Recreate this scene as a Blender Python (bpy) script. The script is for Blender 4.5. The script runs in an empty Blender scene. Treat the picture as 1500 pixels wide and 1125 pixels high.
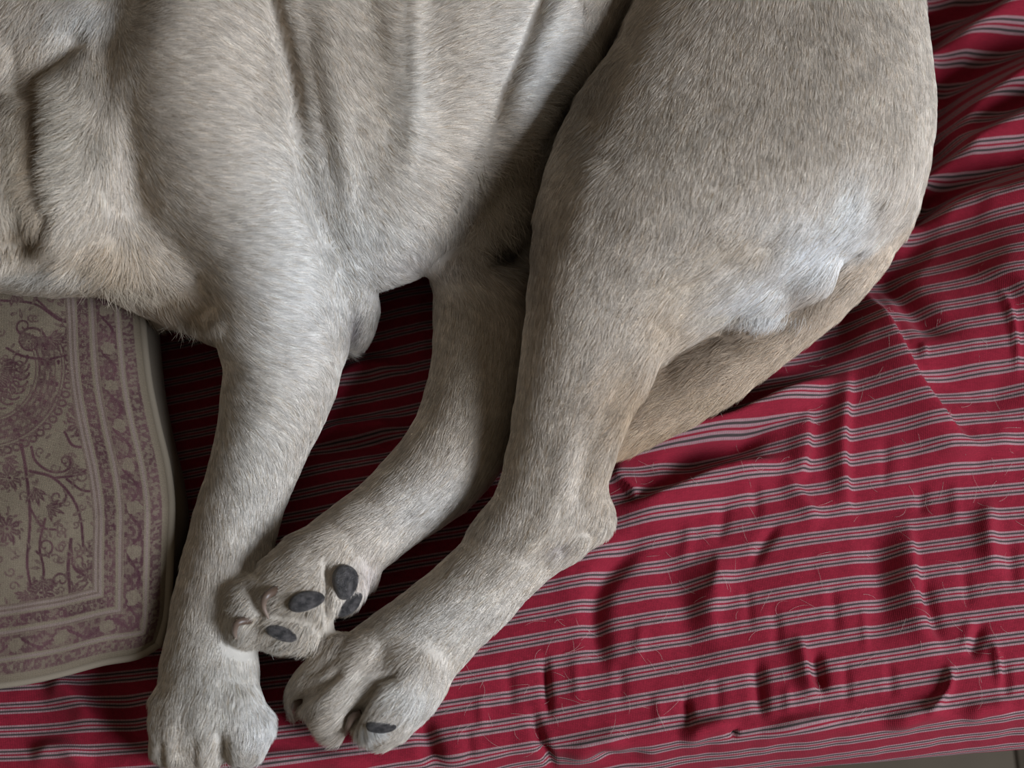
import bpy, math, random
import numpy as np

rng = np.random.default_rng(7)
random.seed(7)
scene = bpy.context.scene
coll = scene.collection

# ------------------------------------------------------------------ camera
ZB = 0.50                      # height of the bed top above the floor
TILT = math.radians(22.0)      # camera looks down, leaning 22 deg off the plumb line
DIST = 1.0
F = 50.0 / 36.0 * 1500.0       # focal length in pixels of the 1500 px frame
CAM = np.array([0.0, -DIST * math.sin(TILT), ZB + DIST * math.cos(TILT)])
FW = np.array([0.0, math.sin(TILT), -math.cos(TILT)])
RT = np.array([1.0, 0.0, 0.0])
UP = np.array([0.0, math.cos(TILT), math.sin(TILT)])

cam_data = bpy.data.cameras.new('camera')
cam_data.lens = 50.0
cam_data.sensor_width = 36.0
cam_data.clip_start = 0.05
cam_data.dof.use_dof = True
cam_data.dof.focus_distance = 0.93
cam_data.dof.aperture_fstop = 5.0
cam = bpy.data.objects.new('camera', cam_data)
cam.location = CAM
cam.rotation_euler = (TILT, 0.0, 0.0)
coll.objects.link(cam)
scene.camera = cam

# ------------------------------------------------------------------ light
scene.view_settings.view_transform = 'Standard'
scene.view_settings.look = 'None'
scene.view_settings.gamma = 1.0
scene.view_settings.exposure = 0.0
scene.view_settings.use_curve_mapping = False

world = bpy.data.worlds.new('world')
scene.world = world
world.use_nodes = True
world.node_tree.nodes['Background'].inputs[0].default_value = (1.0, 0.88, 0.72, 1)
world.node_tree.nodes['Background'].inputs[1].default_value = 0.115


def area_light(name, loc, target, sx, sy, power, color):
    d = bpy.data.lights.new(name, 'AREA')
    d.shape = 'RECTANGLE'
    d.size, d.size_y = sx, sy
    d.energy = power
    d.color = color
    o = bpy.data.objects.new(name, d)
    o.location = loc
    v = np.array(target) - np.array(loc)
    import mathutils
    o.rotation_euler = mathutils.Vector(v).to_track_quat('-Z', 'Y').to_euler()
    coll.objects.link(o)
    return o


# daylight from a window to the right of the bed
area_light('window_daylight', (2.02, -1.12, 2.08), (0.0, -0.05, 0.55), 1.15, 1.15, 105.0, (0.79, 0.875, 1.0))


# ------------------------------------------------------------------ helpers
def P(px, py, h=0.0):
    """point seen at pixel (px, py) of the 1500x1125 frame, h metres above the bed"""
    px = np.asarray(px, float)
    py = np.asarray(py, float)
    h = np.asarray(h, float)
    d = FW + ((px - 750.0) / F)[..., None] * RT - ((py - 562.5) / F)[..., None] * UP
    t = (ZB + h - CAM[2]) / d[..., 2]
    return CAM + d * t[..., None]


def proj(p):
    q = np.asarray(p) - CAM
    z = q @ FW
    return 750.0 + F * (q @ RT) / z, 562.5 - F * (q @ UP) / z


def smooth(x):
    x = np.clip(x, 0, 1)
    return x * x * (3 - 2 * x)


def spline(ctrl, n):
    """Catmull-Rom through rows of ctrl, n samples"""
    c = np.asarray(ctrl, float)
    c = np.vstack([2 * c[0] - c[1], c, 2 * c[-1] - c[-2]])
    m = len(c) - 3
    t = np.linspace(0, m - 1e-6, n)
    i = t.astype(int)
    f = (t - i)[:, None]
    p0, p1, p2, p3 = c[i], c[i + 1], c[i + 2], c[i + 3]
    return 0.5 * (2 * p1 + (p2 - p0) * f + (2 * p0 - 5 * p1 + 4 * p2 - p3) * f ** 2 + (3 * p1 - p0 - 3 * p2 + p3) * f ** 3)


def polydist(x, y, poly):
    """signed distance to a polyline (positive on the side of +x when it runs down the picture) and 0..1 position on it"""
    poly = np.asarray(poly, float)
    seg = np.diff(poly, axis=0)
    L = np.hypot(seg[:, 0], seg[:, 1])
    cum = np.concatenate([[0], np.cumsum(L)])
    best = np.full(x.shape, 1e9)
    sg = np.zeros(x.shape)
    pos = np.zeros(x.shape)
    for i in range(len(seg)):
        dx, dy = seg[i] / max(L[i], 1e-9)
        rx, ry = x - poly[i, 0], y - poly[i, 1]
        t = np.clip(rx * dx + ry * dy, 0, L[i])
        ex, ey = rx - t * dx, ry - t * dy
        d = np.hypot(ex, ey)
        m = d < best
        best = np.where(m, d, best)
        sg = np.where(m, np.sign(rx * dy - ry * dx), sg)
        pos = np.where(m, (cum[i] + t) / cum[-1], pos)
    return best, sg, pos


def vnoise(x, y, seed=0):
    """cheap smooth value noise in -1..1"""
    def hsh(i, j):
        n = (i * 374761393 + j * 668265263 + seed * 974711) & 0x7FFFFFFF
        n = ((n ^ (n >> 13)) * 1274126177) & 0x7FFFFFFF
        return ((n ^ (n >> 16)) & 0xFFFF) / 32767.5 - 1.0
    xi, yi = np.floor(x).astype(np.int64), np.floor(y).astype(np.int64)
    fx, fy = smooth(x - xi), smooth(y - yi)
    a, b, c, d = hsh(xi, yi), hsh(xi + 1, yi), hsh(xi, yi + 1), hsh(xi + 1, yi + 1)
    return (a * (1 - fx) + b * fx) * (1 - fy) + (c * (1 - fx) + d * fx) * fy


def mesh_obj(name, verts, faces, mat=None, parent=None, shade=True):
    me = bpy.data.meshes.new(name)
    verts = np.asarray(verts, np.float32)
    faces = np.asarray(faces, np.int32)
    nf, k = faces.shape
    me.vertices.add(len(verts))
    me.vertices.foreach_set('co', verts.ravel())
    me.loops.add(nf * k)
    me.loops.foreach_set('vertex_index', faces.ravel())
    me.polygons.add(nf)
    me.polygons.foreach_set('loop_start', np.arange(0, nf * k, k, dtype=np.int32))
    me.update(calc_edges=True)
    if shade:
        me.polygons.foreach_set('use_smooth', np.ones(nf, bool))
    me.validate()
    if mat:
        me.materials.append(mat)
    o = bpy.data.objects.new(name, me)
    coll.objects.link(o)
    if parent is not None:
        o.parent = parent
    return o


def set_attr(me, name, data, kind, domain='POINT'):
    a = me.attributes.new(name, kind, domain)
    key = {'FLOAT': 'value', 'FLOAT_VECTOR': 'vector', 'FLOAT_COLOR': 'color'}[kind]
    a.data.foreach_set(key, np.asarray(data, np.float32).ravel())


def grid_faces(nu, nv):
    """quads of a nu x nv vertex grid (index = i * nv + j)"""
    i, j = np.meshgrid(np.arange(nu - 1), np.arange(nv - 1), indexing='ij')
    a = (i * nv + j).ravel()
    return np.stack([a, a + nv, a + nv + 1, a + 1], 1)


def tag(o, label=None, cat=None, group=None, kind=None):
    if label:
        o['label'] = label
    if cat:
        o['category'] = cat
    if group:
        o['group'] = group
    if kind:
        o['kind'] = kind


class NT:
    """small material builder"""
    def __init__(self, name):
        self.m = bpy.data.materials.new(name)
        self.m.use_nodes = True
        self.t = self.m.node_tree
        self.b = self.t.nodes['Principled BSDF']

    def n(self, kind, **kw):
        nd = self.t.nodes.new(kind)
        for k, v in kw.items():
            setattr(nd, k, v)
        return nd

    def l(self, a, b):
        self.t.links.new(a, b)

    def math(self, op, a, b=None, c=None):
        nd = self.n('ShaderNodeMath', operation=op)
        for i, v in enumerate((a, b, c)):
            if v is None:
                continue
            if isinstance(v, (int, float)):
                nd.inputs[i].default_value = v
            else:
                self.l(v, nd.inputs[i])
        return nd.outputs[0]

    def mix(self, fac, a, b, blend='MIX'):
        nd = self.n('ShaderNodeMix', data_type='RGBA', blend_type=blend)
        for s, v in ((nd.inputs[0], fac), (nd.inputs[6], a), (nd.inputs[7], b)):
            if isinstance(v, (int, float)):
                s.default_value = v
            elif isinstance(v, tuple):
                s.default_value = v if len(v) == 4 else v + (1,)
            else:
                self.l(v, s)
        return nd.outputs[2]

    def attr(self, name):
        return self.n('ShaderNodeAttribute', attribute_name=name)

    def noise(self, scale, detail=2.0, vec=None):
        nd = self.n('ShaderNodeTexNoise')
        nd.inputs['Scale'].default_value = scale
        nd.inputs['Detail'].default_value = detail
        if vec is not None:
            self.l(vec, nd.inputs['Vector'])
        return nd.outputs['Fac']

    def bump(self, height, strength, dist=0.001):
        nd = self.n('ShaderNodeBump')
        nd.inputs['Strength'].default_value = strength
        nd.inputs['Distance'].default_value = dist
        self.l(height, nd.inputs['Height'])
        self.l(nd.outputs[0], self.b.inputs['Normal'])

    def set(self, **kw):
        for k, v in kw.items():
            s = self.b.inputs[k.replace('_', ' ')]
            if isinstance(v, (int, float)):
                s.default_value = v
            elif isinstance(v, tuple):
                s.default_value = v if len(v) == 4 else v + (1,)
            else:
                self.l(v, s)
        return self


HAIR = 1.0
# ------------------------------------------------------------------ floor of square tiles
g = NT('floor_grout')
g.set(Base_Color=(0.10, 0.075, 0.05), Roughness=0.9)
ft = NT('floor_tile')
cn = ft.noise(9.0, 4.0)
ft.set(Base_Color=ft.mix(cn, (0.058, 0.043, 0.028), (0.080, 0.060, 0.040)), Roughness=0.75, Specular_IOR_Level=0.2)


def box(x0, x1, y0, y1, z0, z1, bev=0.0):
    if bev <= 0:
        v = [(x, y, z) for x in (x0, x1) for y in (y0, y1) for z in (z0, z1)]
        f = [(0, 1, 3, 2), (4, 6, 7, 5), (0, 4, 5, 1), (2, 3, 7, 6), (0, 2, 6, 4), (1, 5, 7, 3)]
        return np.array(v, float), np.array(f)
    vs = []
    for z, e in ((z0, bev), (z0 + bev, 0), (z1 - bev, 0), (z1, bev)):
        vs += [(x0 + e, y0 + e, z), (x1 - e, y0 + e, z), (x1 - e, y1 - e, z), (x0 + e, y1 - e, z)]
    fs = [(3, 2, 1, 0), (12, 13, 14, 15)]
    for r in range(3):
        for k in range(4):
            a, b = r * 4 + k, r * 4 + (k + 1) % 4
            fs.append((a, b, b + 4, a + 4))
    return np.array(vs, float), np.array(fs)


v, f = box(-1.6, 2.18, -1.9, 1.9, -0.06, -0.004)
floor = mesh_obj('floor', v, f, g.m, shade=False)
tag(floor, kind='structure')
joint = proj_floor = P(1489.0, 1112.0, -ZB)
TS = 0.33
tile0 = None
for ix in range(-3, 2):
    for iy in range(-2, 1):
        x0 = joint[0] + ix * TS
        y0 = joint[1] - 0.05 + iy * TS
        if tile0 is None:
            v, f = box(0.0015, TS - 0.0015, 0.0015, TS - 0.0015, -0.006, 0.0, 0.0012)
            tile0 = mesh_obj('tile', v, f, ft.m, floor, shade=False)
            t_ = tile0
        else:
            t_ = tile0.copy()
            coll.objects.link(t_)
        t_.location = (x0, y0, 0.0)

# room walls around the bed
wm = NT('wall_paint')
wm.set(Base_Color=wm.mix(wm.noise(14.0, 4.0), (0.42, 0.36, 0.28), (0.46, 0.40, 0.32)), Roughness=0.9)
v, f = box(-1.6, 2.18, 1.80, 1.90, -0.06, 2.6)
tag(mesh_obj('wall_back', v, f, wm.m, shade=False), kind='structure')
v, f = box(-1.70, -1.6, -1.9, 1.90, -0.06, 2.6)
tag(mesh_obj('wall_left', v, f, wm.m, shade=False), kind='structure')
vs_, fs_ = [], []
for y0_, y1_, z0_, z1_ in ((-1.9, 1.8, -0.06, 1.4), (-1.9, 1.8, 2.7, 2.8), (-0.4, 1.8, 1.4, 2.7)):
    v, f = box(2.08, 2.18, y0_, y1_, z0_, z1_)
    fs_.append(f + 8 * len(vs_))
    vs_.append(v)
tag(mesh_obj('wall_right', np.vstack(vs_), np.vstack(fs_), wm.m, shade=False), kind='structure')

# ------------------------------------------------------------------ striped sheet over the mattress
# stripe lines traced on the cloth: column x, then (line number, y)
STR = {
    17: {-2: 1034, -1: 1067}, 117: {-3: 995, -2: 1032, -1: 1066, 0: 1106}, 426: {-1: 1034, 0: 1073},
    522: {1: 1098}, 600: {0: 1048, 1: 1087}, 650: {-1: 1000, 0: 1039, 1: 1081, 2: 1119},
    592: {-18: 455, -17: 485, -16: 515, -15: 547, -14: 577}, 534: {-13: 617, -12: 645, -11: 677, -10: 710, -9: 742},
    750: {-3: 902, -2: 941, -1: 981, 0: 1020, 1: 1058, 2: 1100},
    875: {-5: 805, -4: 845, -3: 879, -2: 915, -1: 959, 0: 999, 1: 1039, 2: 1076},
    1000: {-7: 712, -6: 744, -5: 780, -4: 817, -3: 855, -2: 893, -1: 932, 0: 974, 1: 1014, 2: 1047},
    1150: {-9: 627, -8: 651, -7: 683, -6: 718, -5: 756},
    1250: {-10: 572, -9: 607, -8: 644, -7: 679, -6: 716, -5: 752, -4: 787, -3: 824, -2: 860, -1: 896, 0: 934, 1: 975, 2: 1012, 3: 1043},
    1367: {-16: 389, -15: 414, -14: 448, -13: 478, -12: 508, -11: 541, -10: 571, -9: 601, -8: 631, -7: 663, -6: 696, -5: 729,
           -4: 770, -3: 804, -2: 840, -1: 877, 0: 914, 1: 957, 2: 995, 3: 1027},
    1467: {-16: 385, -15: 409, -14: 439, -13: 466, -12: 493, -11: 520, -10: 553, -9: 584, -8: 618, -7: 648, -6: 677, -5: 710},
    1497: {-4: 752, -3: 784, -2: 820, -1: 859, 0: 896, 1: 938, 2: 975, 3: 1010, 4: 1042},
}
sx, sy, sk = [], [], []
for cx, d in STR.items():
    for k, yy in d.items():
        sx.append(cx); sy.append(yy); sk.append(k)
sp = P(np.array(sx), np.array(sy), 0.0)


def basis(X, Y):
    x, y = X / 0.36, Y / 0.28
    return np.stack([np.ones_like(x), x, y, x * x, x * y, y * y, x ** 3, x * x * y], -1)


coef, *_ = np.linalg.lstsq(basis(sp[:, 0], sp[:, 1]), np.array(sk, float), rcond=None)

# front edge of the bed top, as a line Y = e0 + e1 X in plan
ea, eb = P(1500.0, 1024.0), P(950.0, 1068.0)
E1 = (ea[1] - eb[1]) / (ea[0] - eb[0])
E0 = ea[1] - E1 * ea[0]


def edge_y(X):
    return E0 + E1 * X


# section through the front of the mattress: (outward, down) by arc length from the edge
SLOPE = math.radians(63)
prof = [(0.0, 0.0)]
ang, ds = 0.0, 0.002
for i in range(110):
    s = i * ds
    if s < 0.014:
        ang = SLOPE * smooth(s / 0.014)
    elif s < 0.044:
        ang = SLOPE + math.radians(5) * (s - 0.014) / 0.030
    elif s < 0.074:
        ang = math.radians(68) + math.radians(86) * smooth((s - 0.044) / 0.030)
    else:
        ang = math.radians(154)
    o, d = prof[-1]
    prof.append((o + ds * math.cos(ang), d + ds * math.sin(ang)))
prof = np.array(prof)

XS = np.arange(-0.62, 0.6201, 0.002)
# S: distance from the front edge towards the far side; negative runs down the front
SS = np.arange(-0.106, 0.64, 0.002)
GX, GS = np.meshgrid(XS, SS, indexing='ij')
py_ = edge_y(GX) + np.maximum(GS, 0)
down = np.zeros_like(GX)
neg = GS < 0
idx = np.clip((-GS / ds), 0, len(prof) - 1)
out = np.interp(idx, np.arange(len(prof)), prof[:, 0])
dn = np.interp(idx, np.arange(len(prof)), prof[:, 1])
nout = np.interp(idx, np.arange(len(prof)), np.gradient(prof[:, 1]) / ds)      # outward normal
nup = np.interp(idx, np.arange(len(prof)), np.gradient(prof[:, 0]) / ds)
Y0 = np.where(neg, edge_y(GX) - out, py_)
Z0 = np.where(neg, ZB - dn, ZB)
# picture position used only to place the traced folds on the cloth
fpx, fpy = proj(np.stack([GX, Y0, Z0], -1))
H = np.zeros_like(GX)
PUCK = 1.0


def ridge(poly, w, h, n=24, fade=0.34):
    """rounded fold (h > 0) or trough (h < 0), w in pixels"""
    global H
    d, s, t = polydist(fpx, fpy, spline(poly, n))
    e = smooth(t / fade) * smooth((1 - t) / fade)
    H += 1.9 * PUCK * h * np.exp(-(d / w) ** 2) * e


def fold(poly, wl, wr, h, n=24, fade=0.3):
    """fold that falls off over wl on the +side of the line and wr on the other"""
    global H
    d, s, t = polydist(fpx, fpy, spline(poly, n))
    e = smooth(t / fade) * smooth((1 - t) / fade)
    w = np.where(s > 0, wr, wl)
    H += 1.9 * PUCK * h * np.exp(-(d / w) ** 2) * e


# right of the tail: long sharp crease and its trough
fold([(1258, 405), (1272, 450), (1296, 510), (1330, 575), (1385, 640), (1440, 678)], 55, 8, 0.0085)
ridge([(1262, 402), (1300, 428), (1325, 470), (1350, 498), (1400, 512)], 15, -0.006)
fold([(1395, 420), (1445, 446), (1478, 472), (1530, 510)], 10, 40, 0.005)
ridge([(1430, 445), (1452, 488), (1467, 540), (1476, 580)], 4, 0.0022)
ridge([(1330, 545), (1380, 575), (1440, 590), (1500, 590)], 26, -0.005)
ridge([(1338, 520), (1343, 545)], 4, 0.0015)
fold([(1340, 660), (1400, 668), (1440, 660), (1500, 660)], 8, 20, 0.003)
# folds running out from under the tail
fold([(880, 652), (945, 640), (1000, 634), (1063, 622), (1120, 597), (1190, 571), (1245, 566)], 26, 9, 0.011)
fold([(880, 745), (935, 742), (970, 729), (1010, 712), (1050, 694), (1105, 684), (1160, 676)], 34, 7, 0.0085)
fold([(884, 690), (908, 705), (925, 722), (938, 742)], 5, 22, 0.005)
ridge([(960, 690), (1030, 670), (1090, 648), (1140, 630)], 18, -0.008)
PUCK = 1.15
# short upright puckers
fold([(1236, 540), (1232, 600), (1231, 660), (1238, 720), (1250, 770)], 18, 8, 0.0045)
fold([(1176, 600), (1178, 640), (1175, 680), (1162, 712)], 26, 8, 0.0042)
fold([(1140, 690), (1162, 716), (1186, 748), (1206, 772)], 16, 9, 0.003)
ridge([(962, 765), (925, 805), (885, 850), (872, 900), (878, 950), (884, 1020)], 17, -0.0045)
ridge([(796, 950), (799, 985), (802, 1020), (806, 1060)], 6, -0.0030)
ridge([(776, 1030), (788, 1070), (800, 1105), (815, 1140)], 7, -0.0034)
ridge([(612, 1045), (628, 1085), (640, 1130)], 13, -0.0045)
fold([(1326, 745), (1334, 815), (1344, 875), (1362, 930), (1385, 970)], 26, 9, 0.0045)
ridge([(1348, 830), (1358, 890), (1376, 950)], 14, -0.003)
fold([(1168, 925), (1176, 965), (1184, 1000), (1204, 1028)], 14, 6, 0.004)
ridge([(1192, 945), (1200, 985), (1206, 1020)], 9, -0.004)
ridge([(1106, 955), (1112, 1000), (1118, 1060)], 10, -0.0035)
ridge([(1146, 760), (1118, 798), (1098, 840)], 9, -0.002)
fold([(1062, 800), (1055, 850), (1040, 900), (1050, 950)], 30, 14, 0.003)
ridge([(1003, 1010), (1008, 1045), (1012, 1075)], 7, -0.003)
ridge([(1440, 905), (1432, 940), (1420, 970)], 9, -0.0025)
ridge([(1452, 930), (1462, 970), (1466, 1010)], 5, 0.002)
ridge([(1392, 965), (1389, 1005), (1372, 1030), (1350, 1050)], 6, 0.0035)
ridge([(930, 800), (990, 850), (1010, 930), (1000, 990)], 30, -0.003)
ridge([(1270, 760), (1290, 820), (1292, 900), (1280, 960)], 22, -0.0025)
ridge([(1450, 720), (1446, 790), (1462, 850)], 14, 0.003)
# finer creases between them
for x0_, y0_, x1_, y1_, w_, h_ in ((1052, 800, 1040, 880, 8, .0020), (1090, 850, 1098, 930, 7, -.0016), (1130, 880, 1140, 960, 8, -.0020), (1215, 850, 1224, 940, 9, -.0022),
                                   (1236, 960, 1240, 1040, 7, -.0018), (1262, 880, 1268, 960, 6, .0016), (1300, 960, 1306, 1030, 8, -.0018), (1410, 820, 1418, 900, 9, -.0020),
                                   (1476, 780, 1484, 870, 10, -.0022), (1470, 960, 1476, 1030, 7, -.0018), (940, 900, 930, 980, 9, .0018), (905, 960, 910, 1040, 8, -.0016),
                                   (840, 950, 846, 1040, 8, .0016), (740, 960, 748, 1050, 9, -.0018), (700, 1010, 708, 1080, 8, .0016), (680, 1060, 690, 1120, 7, -.0016),
                                   (960, 1010, 966, 1070, 8, .0018), (1046, 985, 1052, 1050, 7, -.0016), (1150, 1000, 1154, 1050, 7, .0016), (1345, 700, 1352, 760, 9, -.0020),
                                   (1395, 700, 1400, 780, 9, .0018), (1290, 640, 1296, 720, 8, -.0016), (1100, 700, 1108, 770, 8, -.0020), (1060, 730, 1052, 800, 9, -.0020),
                                   (1010, 760, 1000, 830, 10, .0020), (1420, 900, 1410, 960, 8, .0018)):
    ridge([(x0_, y0_), ((x0_ + x1_) / 2 + 2, (y0_ + y1_) / 2), (x1_, y1_)], w_, 0.65 * h_, 10)
PUCK = 0.6
# rolled edge
ridge([(990, 1085), (1040, 1066), (1070, 1062), (1078, 1075)], 12, 0.007)
ridge([(1070, 1072), (1082, 1078)], 6, -0.006, fade=0.5)
ridge([(1110, 1076), (1180, 1058), (1240, 1052)], 10, 0.0045)
ridge([(1290, 1062), (1330, 1052), (1372, 1042), (1400, 1048)], 12, 0.006)
ridge([(1405, 1052), (1440, 1040), (1490, 1030)], 12, 0.004)
ridge([(820, 1118), (870, 1092), (930, 1080)], 14, 0.004)
ridge([(860, 1100), (905, 1112), (960, 1104)], 10, -0.004)
ridge([(560, 1122), (470, 1112), (400, 1112), (330, 1120)], 12, 0.005)
PUCK = 1.0
# far right, up past the rump: long flowing folds
fold([(1240, 40), (1300, 18), (1400, -12), (1500, -40)], 22, 20, 0.010, fade=0.05)
fold([(1300, 138), (1345, 108), (1420, 76), (1540, 32)], 22, 16, 0.011, fade=0.12)
fold([(1370, 226), (1430, 182), (1500, 154), (1560, 140)], 22, 16, 0.010, fade=0.1)
fold([(1320, 302), (1355, 276), (1400, 247), (1460, 226), (1560, 200)], 20, 14, 0.010, fade=0.08)
fold([(1290, 372), (1340, 345), (1400, 326), (1440, 330), (1520, 320)], 20, 16, 0.007, fade=0.1)
ridge([(1300, 78), (1400, 40), (1540, -10)], 20, -0.010, fade=0.06)
ridge([(1340, 190), (1420, 125), (1540, 90)], 20, -0.010, fade=0.06)
ridge([(1330, 250), (1400, 205), (1540, 178)], 16, -0.006, fade=0.06)
ridge([(1320, 330), (1390, 292), (1540, 262)], 16, -0.008, fade=0.06)
# between the front and hind legs, and bottom left
fold([(455, 640), (520, 628), (600, 622)], 12, 10, 0.004)
ridge([(440, 665), (520, 655), (600, 655)], 12, -0.003)
ridge([(480, 600), (500, 560), (540, 540), (600, 545)], 14, 0.004)
fold([(60, 990), (95, 1005), (125, 1035), (150, 1075)], 26, 14, 0.005)
ridge([(40, 1110), (90, 1098), (140, 1120)], 14, 0.005)
ridge([(165, 1000), (190, 1050), (195, 1110)], 26, -0.004)
# the mattress gives under the dog, so the cloth climbs away from its rump and tail
d_, s_, t_ = polydist(fpx, fpy, np.array([(1280, -300), (1320, -40), (1345, 100), (1350, 250), (1305, 370), (1200, 490), (1100, 570), (905, 660)], float))
H += 0.072 * np.sqrt(smooth(d_ / 300.0)) * smooth(d_ / 60.0) * (s_ > 0) * (1 - smooth((fpy - 330) / 420.0))
# small cloth unevenness
H += 0.0009 * vnoise(GX * 38 + GS * 9, GS * 20, 3) + 0.0005 * vnoise(GX * 110, GS * 50, 4)
H += 0.0012 * vnoise(GX * 16, GS * 14, 5) + 0.0022 * vnoise(GX * 26 + GS * 6, GS * 7, 6)
H = np.where(GS < -0.03, H * smooth((GS + 0.07) / 0.04), H)
SHX = GX
SHY = np.where(neg, Y0 - H * nout, Y0)
SHZ = np.where(neg, Z0 + H * nup, Z0 + H)
verts = np.stack([SHX, SHY, SHZ], -1).reshape(-1, 3)

sh = NT('striped_cotton')
vv = sh.attr('stripe').outputs['Fac']
uu = sh.attr('along').outputs['Fac']
fr = sh.math('FRACT', vv)
ramp = sh.n('ShaderNodeValToRGB')
ramp.color_ramp.interpolation = 'LINEAR'
red = (0.225, 0.0118, 0.0255, 1)
lig = (0.315, 0.200, 0.200, 1)
drk = (0.050, 0.036, 0.034, 1)
w = 0.073
seq = [red, lig, drk, lig, red, lig, drk, lig, red]
a0 = 0.5 - 3.5 * w
stops = [(0.0, red)]
for i, c in enumerate(seq):
    lo = a0 + (i - 1) * w
    if i == 0:
        stops.append((lo + w - 0.012, c))
    elif i == len(seq) - 1:
        stops.append((lo + 0.012, c))
    else:
        stops.append((lo + 0.014, c))
        stops.append((lo + w - 0.014, c))
els = ramp.color_ramp.elements
els[0].position, els[0].color = stops[0]
els[1].position, els[1].color = stops[-1]
for p_, c_ in stops[1:-1]:
    e = els.new(p_)
    e.color = c_
sh.l(fr, ramp.inputs[0])
# pale lines are broken up by the red cross threads
cross = sh.math('SINE', sh.math('MULTIPLY', uu, 2 * math.pi * 620))
cross = sh.math('MULTIPLY', sh.math('ADD', cross, 1.0), 0.24)
sep = sh.n('ShaderNodeSeparateColor')
sh.l(ramp.outputs[0], sep.inputs[0])
pale = sh.math('MULTIPLY', sh.math('GREATER_THAN', sep.outputs[1], 0.16), cross)
col = sh.mix(pale, ramp.outputs[0], (0.27, 0.06, 0.085))
fz = sh.math('ADD', sh.math('MULTIPLY', sh.noise(1100.0, 2.0), 0.55), sh.math('MULTIPLY', sh.noise(260.0, 4.0), 0.45))
col = sh.mix(1.0, col, sh.mix(fz, (0.40, 0.40, 0.40), (1.60, 1.60, 1.60)), 'MULTIPLY')
sh.set(Base_Color=col, Roughness=0.92, Specular_IOR_Level=0.15, Sheen_Weight=0.06, Sheen_Roughness=0.5)
thr = sh.math('ADD', sh.math('SINE', sh.math('MULTIPLY', uu, 2 * math.pi * 900)), sh.math('SINE', sh.math('MULTIPLY', vv, 2 * math.pi * 17)))
sh.bump(sh.math('ADD', sh.math('MULTIPLY', thr, 0.25), sh.noise(300.0, 3.0)), 0.35, 0.0006)



def sheet_z(x, y):
    i = np.clip((x - XS[0]) / 0.002, 0, len(XS) - 1).astype(int)
    j = np.clip((y - edge_y(x) - SS[0]) / 0.002, 0, len(SS) - 1).astype(int)
    return SHZ[i, j]


sheet = mesh_obj('bedsheet', verts, grid_faces(*GX.shape), sh.m)
stripe = (basis(GX, edge_y(GX) + GS) @ coef)
set_attr(sheet.data, 'stripe', (stripe + 0.5 + 100.0), 'FLOAT')
set_attr(sheet.data, 'along', GX + 0.05 * GS, 'FLOAT')
tag(sheet, 'crimson cotton bedsheet with grey and white stripes, rumpled over the bed', 'bedsheet')

# mattress and bed frame that carry the sheet
mt = NT('mattress_ticking')
mt.set(Base_Color=mt.mix(mt.noise(30.0), (0.55, 0.50, 0.42), (0.62, 0.57, 0.48)), Roughness=0.9)
wd = NT('dark_wood')
wv = wd.n('ShaderNodeTexWave')
wv.inputs['Scale'].default_value = 6.0
wv.inputs['Distortion'].default_value = 5.0
wd.set(Base_Color=wd.mix(wv.outputs['Fac'], (0.09, 0.05, 0.03), (0.14, 0.08, 0.045)), Roughness=0.5)
bed = bpy.data.objects.new('bed', None)
coll.objects.link(bed)
bed.location = (0, edge_y(0.0), 0)
tag(bed, 'bed with a low wooden frame under the crimson striped sheet', 'bed')
ang_e = math.atan(E1)


def bed_part(name, x0, x1, y0, y1, z0, z1, m, bev):
    v, f = box(x0, x1, y0, y1, z0, z1, bev)
    o = mesh_obj(name, v, f, m, bed, shade=False)
    o.rotation_euler = (0, 0, ang_e)
    return o


bed_part('mattress', -0.60, 0.60, 0.075, 0.62, 0.27, ZB - 0.030, mt.m, 0.02)
bed_part('frame', -0.60, 0.60, 0.07, 0.62, 0.17, 0.268, wd.m, 0.006)
for lx, ly in ((-0.56, 0.10), (0.56, 0.10), (-0.56, 0.58), (0.56, 0.58)):
    bed_part('leg', lx - 0.025, lx + 0.025, ly - 0.025, ly + 0.025, 0.001, 0.169, wd.m, 0.003)
# ------------------------------------------------------------------ tapestry cushion
# seam of the cushion: right edge running up the picture, bottom edge running left
CH = 0.040
cr = spline([(232, 944), (244, 900), (247, 850), (249, 790), (250, 735), (243, 680), (229, 620), (217, 560), (210, 500), (205, 440), (196, 360), (188, 280)], 240)
cb = spline([(232, 944), (200, 961), (150, 970), (90, 986), (40, 997), (0, 1003), (-80, 1012), (-200, 1030), (-340, 1046)], 240)
# seam height: lower at the corner
crh = np.interp(np.linspace(0, 1, 240), [0, 0.1, 0.35, 1], [0.026, 0.032, 0.046, 0.05])
cbh = np.interp(np.linspace(0, 1, 240), [0, 0.1, 0.4, 1], [0.026, 0.028, 0.030, 0.034])
CR = P(cr[:, 0], cr[:, 1], crh)
CB = P(cb[:, 0], cb[:, 1], cbh)


def arclen(p):
    return np.concatenate([[0], np.cumsum(np.linalg.norm(np.diff(p, axis=0), axis=1))])


sR, sB = arclen(CR), arclen(CB)
US = np.concatenate([np.arange(0, 0.135, 0.00058), np.linspace(0.136, sB[-1], 30)])      # leftwards
VS = np.concatenate([np.arange(0, 0.265, 0.00062), np.linspace(0.267, sR[-1], 16)])     # upwards
CU, CV = np.meshgrid(US, VS, indexing='ij')


def along_(curve, s, q):
    return np.stack([np.interp(q, s, curve[:, k]) for k in range(3)], -1)


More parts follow.
